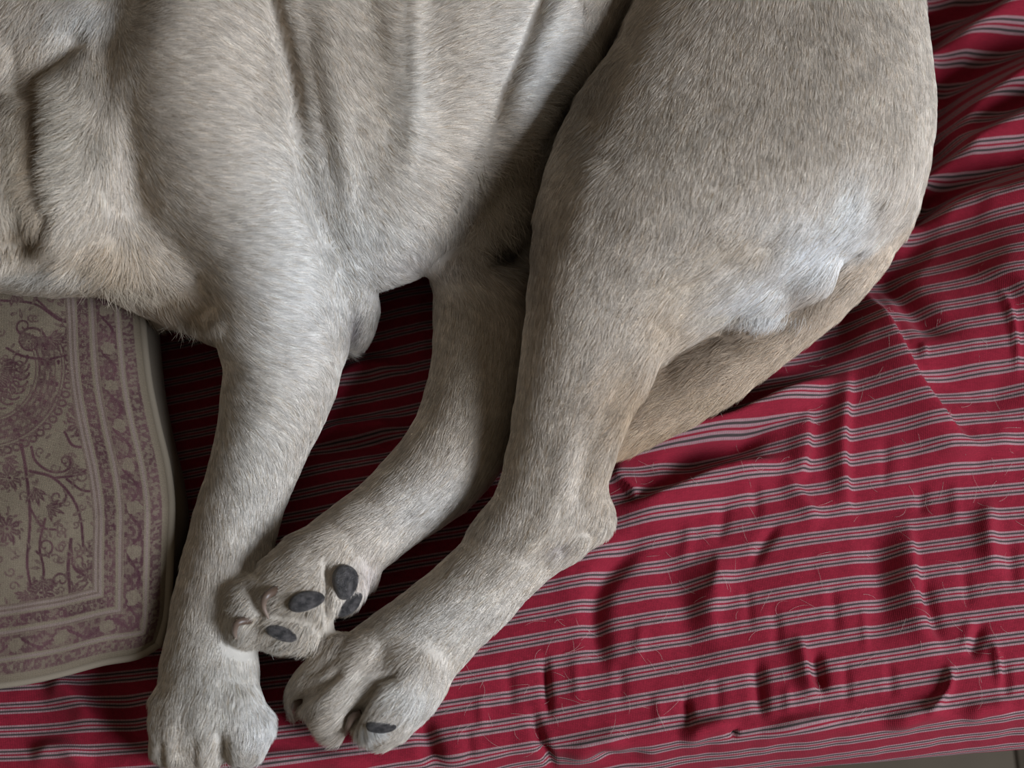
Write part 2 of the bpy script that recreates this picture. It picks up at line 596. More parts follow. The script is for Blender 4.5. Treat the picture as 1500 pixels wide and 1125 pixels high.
pillow = along_(CB, sB, US)[:, None, :] + along_(CR, sR, VS)[None, :, :] - CR[0]
ULEN, VLEN = sB[-1], sR[-1]
nu_, nv_ = CU / ULEN, CV / VLEN
plump = (np.sin(np.pi * np.clip(nu_, 0, 1)) * np.sin(np.pi * np.clip(nv_, 0, 1))) ** 0.55
top = pillow.copy()
top[..., 2] += 0.030 * plump + 0.0009 * vnoise(CU * 60, CV * 45, 11) * np.minimum(1, np.minimum(CU, CV) / 0.02)
top[..., 2] += 0.0016 * np.sin(CU * 95 + 3.0 * vnoise(CU * 20, CV * 20, 2)) * np.exp(-CV / 0.02) * smooth(CV / 0.006)

# --- the woven pattern, painted into a colour attribute of the cloth
beige = np.array([0.178, 0.140, 0.098])
plum = np.array([0.066, 0.027, 0.033])
plum2 = np.array([0.098, 0.045, 0.050])
pale = np.array([0.215, 0.155, 0.14])
E = np.minimum(CU, CV)
ALONG = np.where(CU < CV, CV, CU)
ink = np.zeros(CU.shape)          # 0 ground .. 1 plum


def band(lo, hi, val):
    global ink
    m = smooth((E - lo) / 0.0007) * smooth((hi - E) / 0.0007)
    ink = ink * (1 - m) + m * val


lines = np.zeros(CU.shape)


def line(at, w=0.0007):
    global lines
    lines = np.maximum(lines, np.exp(-((E - at) / w) ** 2))


dots = 0.5 + 0.5 * np.cos(ALONG * 2 * np.pi / 0.0062)
cross_ = lambda c, wd_: np.exp(-((E - c) / wd_) ** 2)
cells = vnoise(CU * 750, CV * 750, 21)
# A dotted outer band
band(0.0045, 0.0125, 0.80 - 0.42 * (vnoise(CU * 820, CV * 820, 31) > 0.15) )
ink = np.where((E > 0.0045) & (E < 0.0125) & ((dots > 0.80) & (np.abs(E - 0.0085) < 0.0016)), 0.25, ink)
# B leafy band
vine = np.abs(E - 0.0215 - 0.0034 * np.sin(ALONG * 2 * np.pi / 0.028))
leafy = 0.42 + 0.40 * (vnoise(CU * 640, CV * 640, 33) + 0.7 * vnoise(CU * 300, CV * 300, 34) > -0.1)
leafy = np.where(vine < 0.0010, 0.95, leafy)
blot = (((ALONG / 0.028 + 0.19) % 1.0 - 0.5) * 0.028 / 0.0046) ** 2 + ((E - 0.0215) / 0.0042) ** 2 < 1 + 0.5 * vnoise(CU * 400, CV * 400, 36)
leafy = np.where(blot, 0.15, leafy)
band(0.0155, 0.0280, leafy)
# C dotted inner band
band(0.0320, 0.0395, 0.84 - 0.42 * (vnoise(CU * 820, CV * 820, 35) > 0.15))
ink = np.where((E > 0.032) & (E < 0.0395) & ((dots < 0.14) & (np.abs(E - 0.0357) < 0.0014)), 0.2, ink)
ink = np.where((E > 0.032) & (E < 0.0395) & ((dots < 0.03) & (np.abs(E - 0.0357) < 0.0006)), 1.0, ink)
for b_ in (0.0285, 0.0425, 0.0455):
    m = np.exp(-((E - b_) / 0.0006) ** 2)
    ink = np.maximum(ink, 0.55 * m)

# field motifs
cpx, cpy = proj(top)
field = (E > 0.046)


def stroke(pts, w0, w1=None, val=1.0, n=26, raw=False):
    global ink
    pts = np.asarray(pts, float) if raw else spline(pts, n)
    x0, x1 = pts[:, 0].min() - 8, pts[:, 0].max() + 8
    y0, y1 = pts[:, 1].min() - 8, pts[:, 1].max() + 8
    w1 = w0 if w1 is None else w1
    m = (cpx > x0) & (cpx < x1) & (cpy > y0) & (cpy < y1) & field
    if not m.any():
        return
    d, s, t = polydist(cpx[m], cpy[m], pts)
    wv_ = 1.18 * (w0 + (w1 - w0) * t) + 0.15
    k = smooth((wv_ + 0.7 - d) / 1.4)
    ink[m] = ink[m] * (1 - k) + k * val


def leaf(x, y, a, L, w, val=0.85):
    """small leaf with a pale midrib"""
    c, s = math.cos(a), math.sin(a)
    pts = [(x + c * L * t, y + s * L * t) for t in (0, 0.35, 0.7, 1)]
    stroke([pts[0], pts[1], pts[2]], w * 0.55, w, val, 8)
    stroke([pts[2], pts[3]], w, 0.4, val, 5)
    stroke([pts[0], pts[2]], 0.35, 0.3, 0.2, 5)


def flower(x, y, r, val=0.8):
    for i in range(8):
        a = i * math.pi / 4 + 0.3
        leaf(x + 0.25 * r * math.cos(a), y + 0.25 * r * math.sin(a), a, r * 0.8, r * 0.19, val)
    for q in range(12):
        a = q * math.pi / 6
        stroke([(x + r * 1.08 * math.cos(a), y + r * 1.08 * math.sin(a)), (x + r * 1.2 * math.cos(a + .1), y + r * 1.2 * math.sin(a + .1))], 1.5, 1.2, 0.75, 4)
    stroke([(x - 1.5, y), (x + 1.5, y)], r * 0.2, None, 0.1, 4)
    stroke([(x - 0.5, y), (x + 0.5, y)], r * 0.09, None, 1.0, 4)


def curl(x, y, a, r, turns=1.15, hand=1, w=1.6, val=0.9):
    t = np.linspace(0, 1, 26)
    rr = r * (1 - 0.82 * t)
    th = a + hand * turns * 2 * math.pi * t
    stroke(np.stack([x + rr * np.cos(th), y + rr * np.sin(th)], -1), w, w * 0.6, val, raw=True)


def spray(x, y, a, n=4, L=18, sprd=1.5):
    for i in range(n):
        leaf(x, y, a + (i / (n - 1) - 0.5) * sprd, L * (0.8 + 0.3 * ((i * 7) % 3) / 2), 2.3)


# curved medallion arm at the left
arc = lambda cx, cy, r, a0, a1: [(cx + r * math.cos(a), cy + r * math.sin(a)) for a in np.linspace(a0, a1, 22)]
stroke(arc(-22, 540, 96, -0.42, 1.55), 18, None, 0.70, raw=True)
for q in range(26):
    a = -0.4 + q * 0.075
    for rr in (84, 92, 100, 108):
        if (q * 5 + rr) % 3:
            stroke([(-22 + rr * math.cos(a), 540 + rr * math.sin(a)), (-22 + rr * math.cos(a + .03), 540 + rr * math.sin(a + .03))], 2.0, 1.6, 0.18 if (q + rr) % 4 else 1.0, 4)
for rr in (77, 115):
    stroke(arc(-22, 540, rr, -0.42, 1.55), 2.4, None, 0.95, raw=True)
    stroke(arc(-22, 540, rr, -0.42, 1.55), 1.1, None, 0.05, raw=True)
for q in range(17):
    a = -0.35 + q * 0.11
    x_, y_ = -22 + 124 * math.cos(a), 540 + 124 * math.sin(a)
    stroke([(x_ - 1, y_), (x_ + 1, y_)], 5.0, None, 0.85, 4)
    stroke([(x_ - 1, y_), (x_ + 1, y_)], 2.2, None, 0.1, 4)
for q in range(9):
    a = -0.3 + q * 0.2
    curl(-22 + 52 * math.cos(a), 540 + 52 * math.sin(a), a, 13, 1.1, 1, 1.3)
    leaf(-22 + 26 * math.cos(a), 540 + 26 * math.sin(a), a, 18, 3)

# scrolling stems
stroke([(0, 440), (50, 445), (90, 470), (122, 470)], 1.4)
stroke([(55, 440), (75, 458), (95, 470)], 1.2)
curl(45, 500, 0.5, 24, 1.5, -1, 1.7)
curl(35, 478, 2.0, 12, 1.1, 1, 1.4)
stroke([(10, 510), (35, 522), (70, 526), (95, 520)], 1.5)
curl(20, 545, 4.0, 15, 1.2, 1, 1.5)
spray(72, 497, 0.0, 5, 24, 1.7)
spray(95, 492, -0.5, 4, 18, 1.4)
spray(20, 430, 0.7, 5, 20, 2.2)
spray(85, 432, 0.2, 4, 20, 1.6)
flower(42, 500, 9)
flower(118, 620, 20, 0.85)
stroke([(95, 633), (106, 652), (124, 654), (138, 645)], 1.6)
spray(108, 608, -1.2, 5, 16, 2.0)
stroke([(46, 655), (52, 675), (72, 690), (95, 690), (103, 678), (96, 668)], 1.7, 1.3)
curl(96, 676, 1.2, 12, 1.0, -1, 1.5)
stroke([(30, 645), (38, 690), (44, 760), (40, 830), (52, 880)], 2.0, 1.6)
stroke([(44, 690), (78, 700), (105, 728), (118, 760), (122, 800)], 1.8, 1.5)
stroke([(80, 700), (110, 696), (138, 682)], 1.5, 1.2)
spray(96, 696, -0.35, 3, 30, 0.5)
stroke([(98, 702), (120, 718), (142, 718), (155, 710)], 1.6, 1.2)
spray(136, 718, 0.35, 4, 20, 1.6)
curl(84, 728, -0.6, 14, 1.1, 1, 1.4)
spray(70, 742, 0.4, 5, 24, 1.8)
stroke([(44, 745), (62, 772), (82, 776)], 1.6, 1.2)
spray(50, 715, 1.3, 5, 26, 1.6)
flower(14, 700, 17, 0.8)
spray(8, 672, 0.6, 4, 22, 1.6)
flower(10, 775, 20, 0.85)
stroke([(52, 880), (64, 840), (58, 800), (66, 760)], 1.5)
curl(66, 800, 2.6, 15, 1.2, -1, 1.5)
flower(146, 806, 17, 0.85)
flower(128, 838, 14, 0.75)
stroke([(104, 800), (108, 830), (122, 842)], 1.6)
curl(118, 822, 0.2, 18, 0.9, 1, 1.5)
stroke([(104, 790), (100, 830), (104, 880)], 2.0)
spray(104, 872, -0.6, 5, 26, 1.8)
spray(150, 868, -2.2, 5, 22, 2.2)
spray(160, 860, -1.0, 4, 16, 1.6)
flower(60, 868, 20, 0.9)
spray(62, 850, 1.4, 5, 26, 2.4)
spray(40, 870, 2.2, 5, 20, 2.0)
curl(90, 850, 3.0, 12, 1.0, 1, 1.4)
spray(165, 830, -0.2, 4, 15, 1.8)
for q in range(210):
    x_, y_ = rng.uniform(-6, 165), rng.uniform(430, 890)
    if q % 3:
        leaf(x_, y_, rng.uniform(0, 6.28), rng.uniform(7, 14), rng.uniform(1.3, 2.2), 0.75)
    else:
        curl(x_, y_, rng.uniform(0, 6.28), rng.uniform(5, 9), 1.0, 1 if q % 2 else -1, 1.1, 0.7)
field_mottle = np.where(field & (ink < 0.2), 0.16 * np.clip(vnoise(CU * 260, CV * 260, 47) + vnoise(CU * 700, CV * 700, 48), 0, 1), 0)
ink = ink + field_mottle
ink = np.clip(ink + 0.16 * vnoise(CU * 900, CV * 500, 41) * (ink > 0.05), 0, 1)
tone = plum2 + (plum - plum2) * smooth(0.5 + 0.9 * vnoise(CU * 90, CV * 90, 43))[..., None]
pc = beige * (1 - ink[..., None]) + tone * ink[..., None]
for at, w_ in ((0.0140, 0.0008), (0.0298, 0.0008), (0.0412, 0.0008), (0.0440, 0.0007)):
    line(at, w_)
pc = pc * (1 - 0.85 * lines[..., None]) + pale * 0.85 * lines[..., None]

cm = NT('tapestry')
ca = cm.attr('weave').outputs['Color']
cu_ = cm.attr('cu').outputs['Fac']
cv_ = cm.attr('cv').outputs['Fac']
wx = cm.math('SINE', cm.math('MULTIPLY', cu_, 2 * math.pi * 1000))
wy = cm.math('SINE', cm.math('MULTIPLY', cv_, 2 * math.pi * 900))
weave = cm.math('MULTIPLY', cm.math('ADD', wx, wy), 0.5)
cn_ = cm.noise(500.0, 3.0)
colr = cm.mix(1.0, ca, cm.mix(cn_, (0.35, 0.35, 0.35), (1.65, 1.65, 1.65)), 'MULTIPLY')
cm.set(Base_Color=colr, Roughness=0.95, Specular_IOR_Level=0.1)
cm.bump(cm.math('ADD', cm.math('MULTIPLY', weave, 0.5), cn_), 0.4, 0.0006)
bk = NT('cushion_back')
bn = bk.n('ShaderNodeTexNoise')
bn.inputs['Scale'].default_value = 260.0
bk.set(Base_Color=bk.mix(bn.outputs['Fac'], (0.14, 0.11, 0.08), (0.26, 0.21, 0.15)), Roughness=0.95)
bk.bump(bn.outputs['Fac'], 0.6, 0.001)
pipm = NT('cream_piping')
pn = pipm.noise(700.0, 2.0)
pipm.set(Base_Color=pipm.mix(pn, (0.19, 0.152, 0.108), (0.27, 0.22, 0.16)), Roughness=0.9)

cushion = bpy.data.objects.new('cushion', None)
coll.objects.link(cushion)
cushion.location = (0, 0, 0)
front = mesh_obj('front_panel', top.reshape(-1, 3), grid_faces(*CU.shape), cm.m, cushion)
set_attr(front.data, 'weave', np.concatenate([pc, np.ones(pc.shape[:2] + (1,))], -1), 'FLOAT_COLOR')
set_attr(front.data, 'cu', CU, 'FLOAT')
set_attr(front.data, 'cv', CV, 'FLOAT')
tag(cushion, 'beige cushion woven with plum scrolls and flowers, lying under the dog\'s chest', 'cushion')
# back panel: bulges a little past the seam and rests on the sheet
ub, vb = np.linspace(0, 1, 60), np.linspace(0, 1, 90)
BU, BV = np.meshgrid(ub, vb, indexing='ij')
back = along_(CB, sB, ub * ULEN)[:, None, :] + along_(CR, sR, vb * VLEN)[None, :, :] - CR[0]
edge_d = np.minimum(np.minimum(BU * ULEN, (1 - BU) * ULEN), np.minimum(BV * VLEN, (1 - BV) * VLEN))
drop = 1 - np.exp(-edge_d / 0.010)
lowz = sheet_z(back[..., 0], back[..., 1]) + 0.003
zed = back[..., 2].copy()
back[..., 2] = zed + (lowz - zed) * np.clip(drop * 1.03, 0, 1)
bul = 0.010 * np.exp(-((edge_d - 0.012) / 0.013) ** 2) * smooth(edge_d / 0.006)
du = BU * ULEN
dv = BV * VLEN
back[..., 0] += bul * (du <= np.minimum(dv, (1 - BV) * VLEN) + 1e-6) * smooth(dv / 0.10) * (du < ULEN / 2) * 1.5
back[..., 2] = np.minimum(back[..., 2], np.maximum(lowz, zed - 0.0))
bko = mesh_obj('back_panel', back.reshape(-1, 3), grid_faces(60, 90)[:, ::-1], bk.m, cushion)
bko['label'] = 'dark nubby back of the cushion'


def tube_mesh(path, rad, nseg=10):
    path = np.asarray(path, float)
    rad = np.broadcast_to(np.asarray(rad, float), (len(path),))
    tg = np.gradient(path, axis=0)
    tg /= np.linalg.norm(tg, axis=1)[:, None] + 1e-12
    ref = np.array([0.0, 0.0, 1.0])
    s1 = np.cross(tg, ref)
    bad = np.linalg.norm(s1, axis=1) < 1e-3
    s1[bad] = np.array([1.0, 0, 0])
    s1 /= np.linalg.norm(s1, axis=1)[:, None]
    s2 = np.cross(s1, tg)
    a = np.linspace(0, 2 * np.pi, nseg, endpoint=False)
    v = path[:, None, :] + rad[:, None, None] * (np.cos(a)[None, :, None] * s1[:, None, :] + np.sin(a)[None, :, None] * s2[:, None, :])
    n = len(path)
    f = []
    i, j = np.meshgrid(np.arange(n - 1), np.arange(nseg), indexing='ij')
    i, j = i.ravel(), j.ravel()
    j2 = (j + 1) % nseg
    f = np.stack([i * nseg + j, i * nseg + j2, (i + 1) * nseg + j2, (i + 1) * nseg + j], 1)
    return v.reshape(-1, 3), f


pipe = np.vstack([CB[::-1], CR[1:]])
rr_ = np.where(np.arange(len(pipe)) < 240, 0.0026, 0.0030)
v, f = tube_mesh(pipe, rr_, 10)
pp = mesh_obj('piping', v, f, pipm.m, cushion)
pp['label'] = 'cream corded piping along the seam'
# ------------------------------------------------------------------ the dog: one continuous body grown from a distance field
VOX = 0.0027
O = np.array([-0.58, -0.315, ZB - 0.012])
NXYZ = (int(1.08 / VOX), int(0.80 / VOX), int(0.255 / VOX))
AX = [O[i] + VOX * np.arange(NXYZ[i]) for i in range(3)]
FLD = np.full(NXYZ, 0.2, np.float32)
PAD = 0.028


def ell_into(buf, lo, c, lat, r, p=2.0):
    """min an upright ellipsoid (lat = horizontal lateral axis, r = lateral, along, vertical radii) into buf"""
    ext = max(r[0], r[1]) + PAD
    b0 = [max(0, int((c[0] - ext - O[0]) / VOX) - lo[0]), max(0, int((c[1] - ext - O[1]) / VOX) - lo[1]), max(0, int((c[2] - r[2] - PAD - O[2]) / VOX) - lo[2])]
    b1 = [min(buf.shape[0], int((c[0] + ext - O[0]) / VOX) + 2 - lo[0]), min(buf.shape[1], int((c[1] + ext - O[1]) / VOX) + 2 - lo[1]), min(buf.shape[2], int((c[2] + r[2] + PAD - O[2]) / VOX) + 2 - lo[2])]
    if any(b1[i] <= b0[i] for i in range(3)):
        return
    x = (AX[0][lo[0] + b0[0]:lo[0] + b1[0]] - c[0]).astype(np.float32)[:, None]
    y = (AX[1][lo[1] + b0[1]:lo[1] + b1[1]] - c[1]).astype(np.float32)[None, :]
    z = (AX[2][lo[2] + b0[2]:lo[2] + b1[2]] - c[2]).astype(np.float32)
    u = x * lat[0] + y * lat[1]
    v = -x * lat[1] + y * lat[0]
    q0 = (u / r[0]) ** 2 + (v / r[1]) ** 2
    q1 = (u / r[0] ** 2) ** 2 + (v / r[1] ** 2) ** 2
    k0 = np.sqrt(q0[:, :, None] + (z / r[2]) ** 2)
    k1 = np.sqrt(q1[:, :, None] + (z / r[2] ** 2) ** 2) + 1e-6
    d = k0 * (k0 - 1) / k1
    if p != 2.0:       # fuller, flatter-topped section
        kp = (np.sqrt(q0)[:, :, None] ** p + np.abs(z / r[2]) ** p) ** (1.0 / p) + 1e-6
        d = np.where(k0 > 1e-3, np.sqrt((u ** 2 + v ** 2)[:, :, None] + z ** 2) * (1 - 1 / kp), -min(r)).astype(np.float32)
    s = buf[b0[0]:b1[0], b0[1]:b1[1], b0[2]:b1[2]]
    np.minimum(s, d, out=s)


def tube_field(st, step=0.0035, p=2.0):
    st = np.asarray(st, float)
    mid = P((st[:, 0] + st[:, 2]) / 2, (st[:, 1] + st[:, 3]) / 2, st[:, 4])
    n = max(6, int(np.linalg.norm(np.diff(mid, axis=0), axis=1).sum() / step))
    s = spline(st, n)
    L = P(s[:, 0], s[:, 1], s[:, 4])
    R = P(s[:, 2], s[:, 3], s[:, 4])
    C = (L + R) / 2
    lat = (R - L)[:, :2]
    a = np.linalg.norm(lat, axis=1)
    lat = lat / a[:, None]
    a = a / 2
    b = np.maximum(s[:, 5], 0.004)
    al = np.minimum(np.minimum(a, b) * 0.95, 0.020)
    ext = np.maximum(a, al) + PAD + 2 * VOX
    lo = [max(0, int(((C[:, i] - (ext if i < 2 else b + PAD)).min() - O[i]) / VOX)) for i in range(3)]
    hi = [min(NXYZ[i], int(((C[:, i] + (ext if i < 2 else b + PAD)).max() - O[i]) / VOX) + 2) for i in range(3)]
    hi = [max(hi[i], lo[i] + 1) for i in range(3)]
    buf = np.full([hi[i] - lo[i] for i in range(3)], 0.2, np.float32)
    for i in range(n):
        ell_into(buf, lo, C[i], lat[i], (a[i], al[i], b[i]), p)
    return lo, hi, buf


def blend(lo, hi, buf, k):
    s = FLD[lo[0]:hi[0], lo[1]:hi[1], lo[2]:hi[2]]
    if k <= 0:
        np.minimum(s, buf, out=s)
    else:
        h = np.maximum(k - np.abs(s - buf), 0) / k
        s[...] = np.minimum(s, buf) - h * h * k * 0.25


def limb(st, k=0.012, step=0.0035, p=2.0):
    blend(*tube_field(st, step, p), k)


def blob(px, py, h, ra, rb, rz, ang=0.0, k=0.010):
    """ellipsoid at a traced place: radii in metres, ang = heading of ra in the picture plane (degrees, clockwise seen from above)"""
    c = P(px, py, h)
    lat = (math.cos(math.radians(ang)), -math.sin(math.radians(ang)))
    m = max(ra, rb) + PAD + 2 * VOX
    lo = [max(0, int((c[i] - (m if i < 2 else rz + PAD) - O[i]) / VOX)) for i in range(3)]
    hi = [min(NXYZ[i], int((c[i] + (m if i < 2 else rz + PAD) - O[i]) / VOX) + 2) for i in range(3)]
    buf = np.full([hi[i] - lo[i] for i in range(3)], 0.2, np.float32)
    ell_into(buf, lo, c, lat, (ra, rb, rz))
    blend(lo, hi, buf, k)


# trunk, from neck to loin (top edge, bottom edge, height, half thickness)
limb([(-420, -160, -420, 300, .10, .080), (-250, -300, -250, 350, .095, .088), (-60, -400, -60, 392, .095, .095), (120, -430, 120, 405, .095, .096),
      (300, -440, 300, 425, .092, .094), (450, -440, 450, 425, .090, .092), (570, -440, 570, 414, .088, .090), (640, -440, 640, 376, .088, .090),
      (700, -430, 700, 322, .088, .090), (770, -420, 770, 258, .088, .090), (830, -410, 830, 172, .090, .092), (890, -400, 890, 82, .094, .094), (980, -390, 980, -20, .096, .094), (1150, -360, 1150, 0, .092, .092)], 0.0, 0.0045)
# lower belly and groin, sunk behind the flank
limb([(800, 20, 930, 60, .055, .055), (740, 140, 880, 190, .055, .055), (690, 250, 830, 280, .052, .052), (650, 340, 800, 360, .050, .050), (632, 392, 790, 398, .046, .042)], 0.010)
blob(698, 402, .072, .036, .013, .018, 8, .006)
# brisket and fore chest
limb([(-200, 150, -200, 402, .085, .075), (0, 180, 0, 405, .085, .074), (110, 200, 110, 405, .082, .070), (190, 250, 190, 440, .080, .066), (260, 300, 262, 470, .074, .058), (320, 360, 322, 498, .066, .050)], 0.016)
# shoulder and upper arm
limb([(215, -40, 400, -60, .125, .078), (180, 90, 425, 70, .125, .082), (165, 210, 455, 190, .120, .084), (200, 320, 490, 310, .108, .080), (290, 420, 508, 400, .094, .066), (322, 500, 508, 482, .080, .050)], 0.010)
# point of the elbow and the slack skin behind it
limb([(425, 60, 520, 70, .115, .062), (455, 200, 540, 210, .105, .062), (485, 300, 545, 310, .092, .058), (498, 370, 543, 370, .078, .052), (500, 425, 553, 432, .062, .044), (500, 470, 545, 475, .050, .034), (498, 496, 522, 502, .042, .022)], 0.006)
# fore leg
limb([(322, 490, 508, 470, .078, .050), (328, 540, 500, 530, .068, .043), (326, 590, 486, 578, .060, .040), (316, 655, 452, 650, .050, .036), (300, 715, 422, 720, .043, .033),
      (282, 775, 404, 780, .038, .031), (268, 830, 392, 832, .036, .031), (256, 880, 380, 882, .036, .031), (246, 935, 376, 930, .035, .029), (238, 972, 377, 964, .034, .0285), (233, 1010, 378, 1005, .034, .029), (228, 1045, 383, 1045, .034, .029)], 0.010)
# fore paw toes
for (x0, y0, x1, y1, w0, w1, h0, h1) in ((246, 1030, 238, 1098, 16, 15, .028, .020), (270, 1030, 262, 1100, 24, 26, .034, .024),
                                         (312, 1030, 303, 1100, 26, 27, .036, .024), (352, 1030, 358, 1090, 28, 31, .033, .024)):
    limb([(x0 - w0, y0, x0 + w0, y0, h0, .026), ((x0 + x1) / 2 - w1, (y0 + y1) / 2, (x0 + x1) / 2 + w1, (y0 + y1) / 2, (h0 + h1) / 2 + .003, .027),
          (x1 - w1, y1, x1 + w1, y1, h1, .022)], 0.008, 0.004)
blob(368, 1064, .034, .0135, .016, .020, 0, .006)
# under hind leg: thigh, shank, pastern
limb([(632, 385, 800, 390, .046, .042), (636, 450, 790, 455, .046, .043), (634, 520, 780, 530, .045, .042), (620, 590, 765, 605, .043, .040), (594, 648, 742, 668, .042, .037),
      (550, 702, 698, 720, .042, .034), (508, 742, 632, 765, .042, .031), (458, 780, 585, 800, .044, .030), (415, 818, 545, 832, .046, .031)], 0.008)
# its paw, sole turned up
limb([(410, 815, 535, 832, .048, .032), (378, 842, 515, 862, .050, .033), (364, 872, 490, 892, .050, .031), (366, 905, 474, 915, .046, .027)], 0.006, 0.005)
blob(372, 888, .060, .018, .016, .020, 60, .008)
blob(362, 916, .058, .014, .012, .016, 60, .006)
blob(440, 880, .068, .026, .017, .016, -10, .006)
blob(418, 922, .058, .026, .012, .016, 14, .005)
blob(455, 915, .050, .014, .012, .018, 10, .006)
blob(506, 855, .054, .014, .019, .020, 15, .004)
blob(530, 838, .040, .012, .011, .016, 40, .005)
# upper hind leg: haunch, thigh, shank
limb([(940, -150, 1250, -170, .092, .085), (942, -20, 1312, -20, .096, .088), (888, 110, 1338, 110, .098, .089), (822, 215, 1345, 225, .101, .088), (788, 310, 1310, 320, .104, .084),
      (778, 400, 1165, 398, .106, .072), (770, 475, 1008, 476, .099, .060), (762, 545, 955, 545, .092, .052), (753, 610, 918, 614, .082, .045), (742, 675, 896, 680, .070, .039),
      (724, 735, 884, 738, .058, .035), (695, 785, 872, 780, .050, .032)], 0.006, 0.0035, 2.7)
# hock and rear pastern
limb([(700, 775, 882, 765, .050, .031), (668, 818, 826, 812, .046, .030), (634, 852, 785, 850, .044, .029), (590, 886, 748, 892, .042, .029), (545, 918, 708, 932, .040, .029), (505, 945, 675, 972, .038, .030), (470, 975, 650, 1010, .036, .029)], 0.008)
blob(868, 752, .050, .015, .013, .020, 60, .010)
# upper hind paw toes
for st in ([(478, 940, 520, 972, .040, .026), (446, 975, 492, 1000, .036, .024), (426, 1005, 462, 1030, .026, .020), (424, 1030, 446, 1044, .018, .014)],
           [(500, 950, 570, 990, .044, .028), (468, 990, 542, 1022, .042, .027), (450, 1022, 520, 1050, .034, .024), (462, 1050, 508, 1070, .024, .018)],
           [(560, 965, 650, 1000, .044, .029), (528, 1000, 625, 1040, .042, .029), (515, 1030, 606, 1058, .034, .025), (528, 1056, 590, 1072, .024, .018)],
           [(600, 980, 655, 1000, .026, .024), (590, 1020, 635, 1035, .024, .022), (560, 1045, 612, 1056, .022, .018)]):
    limb(st, 0.0060, 0.004)
# tail
limb([(1275, 180, 1352, 190, .075, .050), (1268, 270, 1346, 285, .060, .040), (1238, 345, 1314, 362, .048, .030), (1180, 405, 1260, 430, .042, .024), (1115, 462, 1190, 492, .038, .022),
      (1042, 488, 1106, 560, .031, .022), (950, 515, 1018, 618, .029, .022), (890, 585, 927, 660, .029, .020), (820, 610, 845, 680, .028, .018)], 0.008)
# tuft of breeches over the tail root
limb([(1210, 225, 1298, 240, .100, .045), (1185, 300, 1278, 308, .085, .040), (1118, 355, 1198, 362, .078, .032), (1062, 400, 1115, 424, .072, .026), (1012, 432, 1042, 460, .066, .022)], 0.008)
blob(1118, 428, .078, .034, .021, .030, -28, .008)
blob(1178, 392, .090, .026, .020, .030, -35, .008)
# rump rim
limb([(1260, 60, 1338, 70, .09, .06), (1290, 150, 1350, 150, .085, .055), (1300, 230, 1352, 230, .08, .05), (1290, 300, 1335, 305, .07, .04)], 0.012)
# loose neck skin at the upper left
blob(105, 205, .160, .034, .075, .028, 4, .020)
blob(5, 260, .150, .026, .062, .030, 0, .014)
blob(30, 40, .165, .075, .040, .028, 0, .016)
blob(50, 385, .118, .060, .014, .030, 3, .016)
# the neck tapers away beyond the left of the frame
limb([(-250, -250, -250, 330, .10, .085), (-360, -150, -360, 280, .10, .072), (-420, -90, -420, 250, .10, .060)], 0.02, 0.0045)

# the gap under the breeches and behind the thigh where the tail runs
for st_, hs_, rs_ in ((((1262, 372), (1212, 398), (1196, 430), (1136, 482), (1090, 486), (1034, 488), (1000, 512), (962, 552)), (.082, .076, .072, .066, .064, .062, .060, .060), .0062),
                      (((962, 552), (938, 590), (918, 640), (904, 668)), (.060, .056, .050, .046), .0045)):
    q = spline(np.array([(a[0], a[1], h_) for a, h_ in zip(st_, hs_)]), 70)
    for x_, y_, h_ in q:
        c_ = P(x_, y_, h_)
        b0 = [max(0, int((c_[k] - 0.02 - O[k]) / VOX)) for k in range(3)]
        b1 = [int((c_[k] + 0.02 - O[k]) / VOX) for k in range(3)]
        g_ = [AX[k][b0[k]:b1[k]] - c_[k] for k in range(3)]
        dd = rs_ - np.sqrt(g_[0][:, None, None] ** 2 + g_[1][None, :, None] ** 2 + (g_[2][None, None, :] / 1.7) ** 2)
        sl = FLD[b0[0]:b1[0], b0[1]:b1[1], b0[2]:b1[2]]
        np.maximum(sl, dd.astype(np.float32), out=sl)

# rest on the bed
GXX, GYY = np.meshgrid(AX[0], AX[1], indexing='ij')
si = np.clip((GXX - XS[0]) / 0.002, 0, len(XS) - 1).astype(int)
sj = np.clip((GYY - edge_y(GXX) - SS[0]) / 0.002, 0, len(SS) - 1).astype(int)
GROUND = SHZ[si, sj] + 0.0022
ud, vd_ = np.linspace(0, ULEN, 260), np.linspace(0, VLEN, 260)
td = np.stack([np.stack([np.interp(ud, US, top[:, q, k]) for q in range(len(VS))], 1) for k in range(3)], -1)
td = np.stack([np.stack([np.interp(vd_, VS, td[q, :, k]) for q in range(260)], 0) for k in range(3)], -1).reshape(-1, 3)
ci = ((td[:, 0] - O[0]) / VOX).astype(int)
cj = ((td[:, 1] - O[1]) / VOX).astype(int)
ok_ = (ci >= 0) & (cj >= 0) & (ci < NXYZ[0]) & (cj < NXYZ[1])
CMAP = np.full(GROUND.shape, -1.0)
np.maximum.at(CMAP, (ci[ok_], cj[ok_]), td[ok_, 2] + 0.004)
for _ in range(2):
    pm = np.pad(CMAP, 1, constant_values=-1.0)
    CMAP = np.max([pm[a:a + CMAP.shape[0], b:b + CMAP.shape[1]] for a in range(3) for b in range(3)], 0)
GROUND = np.maximum(GROUND, CMAP)
for k in range(NXYZ[2]):
    np.maximum(FLD[:, :, k], (GROUND - AX[2][k]).astype(np.float32), out=FLD[:, :, k])


def ground(x, y):
    return GROUND[np.clip((x - O[0]) / VOX, 0, NXYZ[0] - 1).astype(int), np.clip((y - O[1]) / VOX, 0, NXYZ[1] - 1).astype(int)]



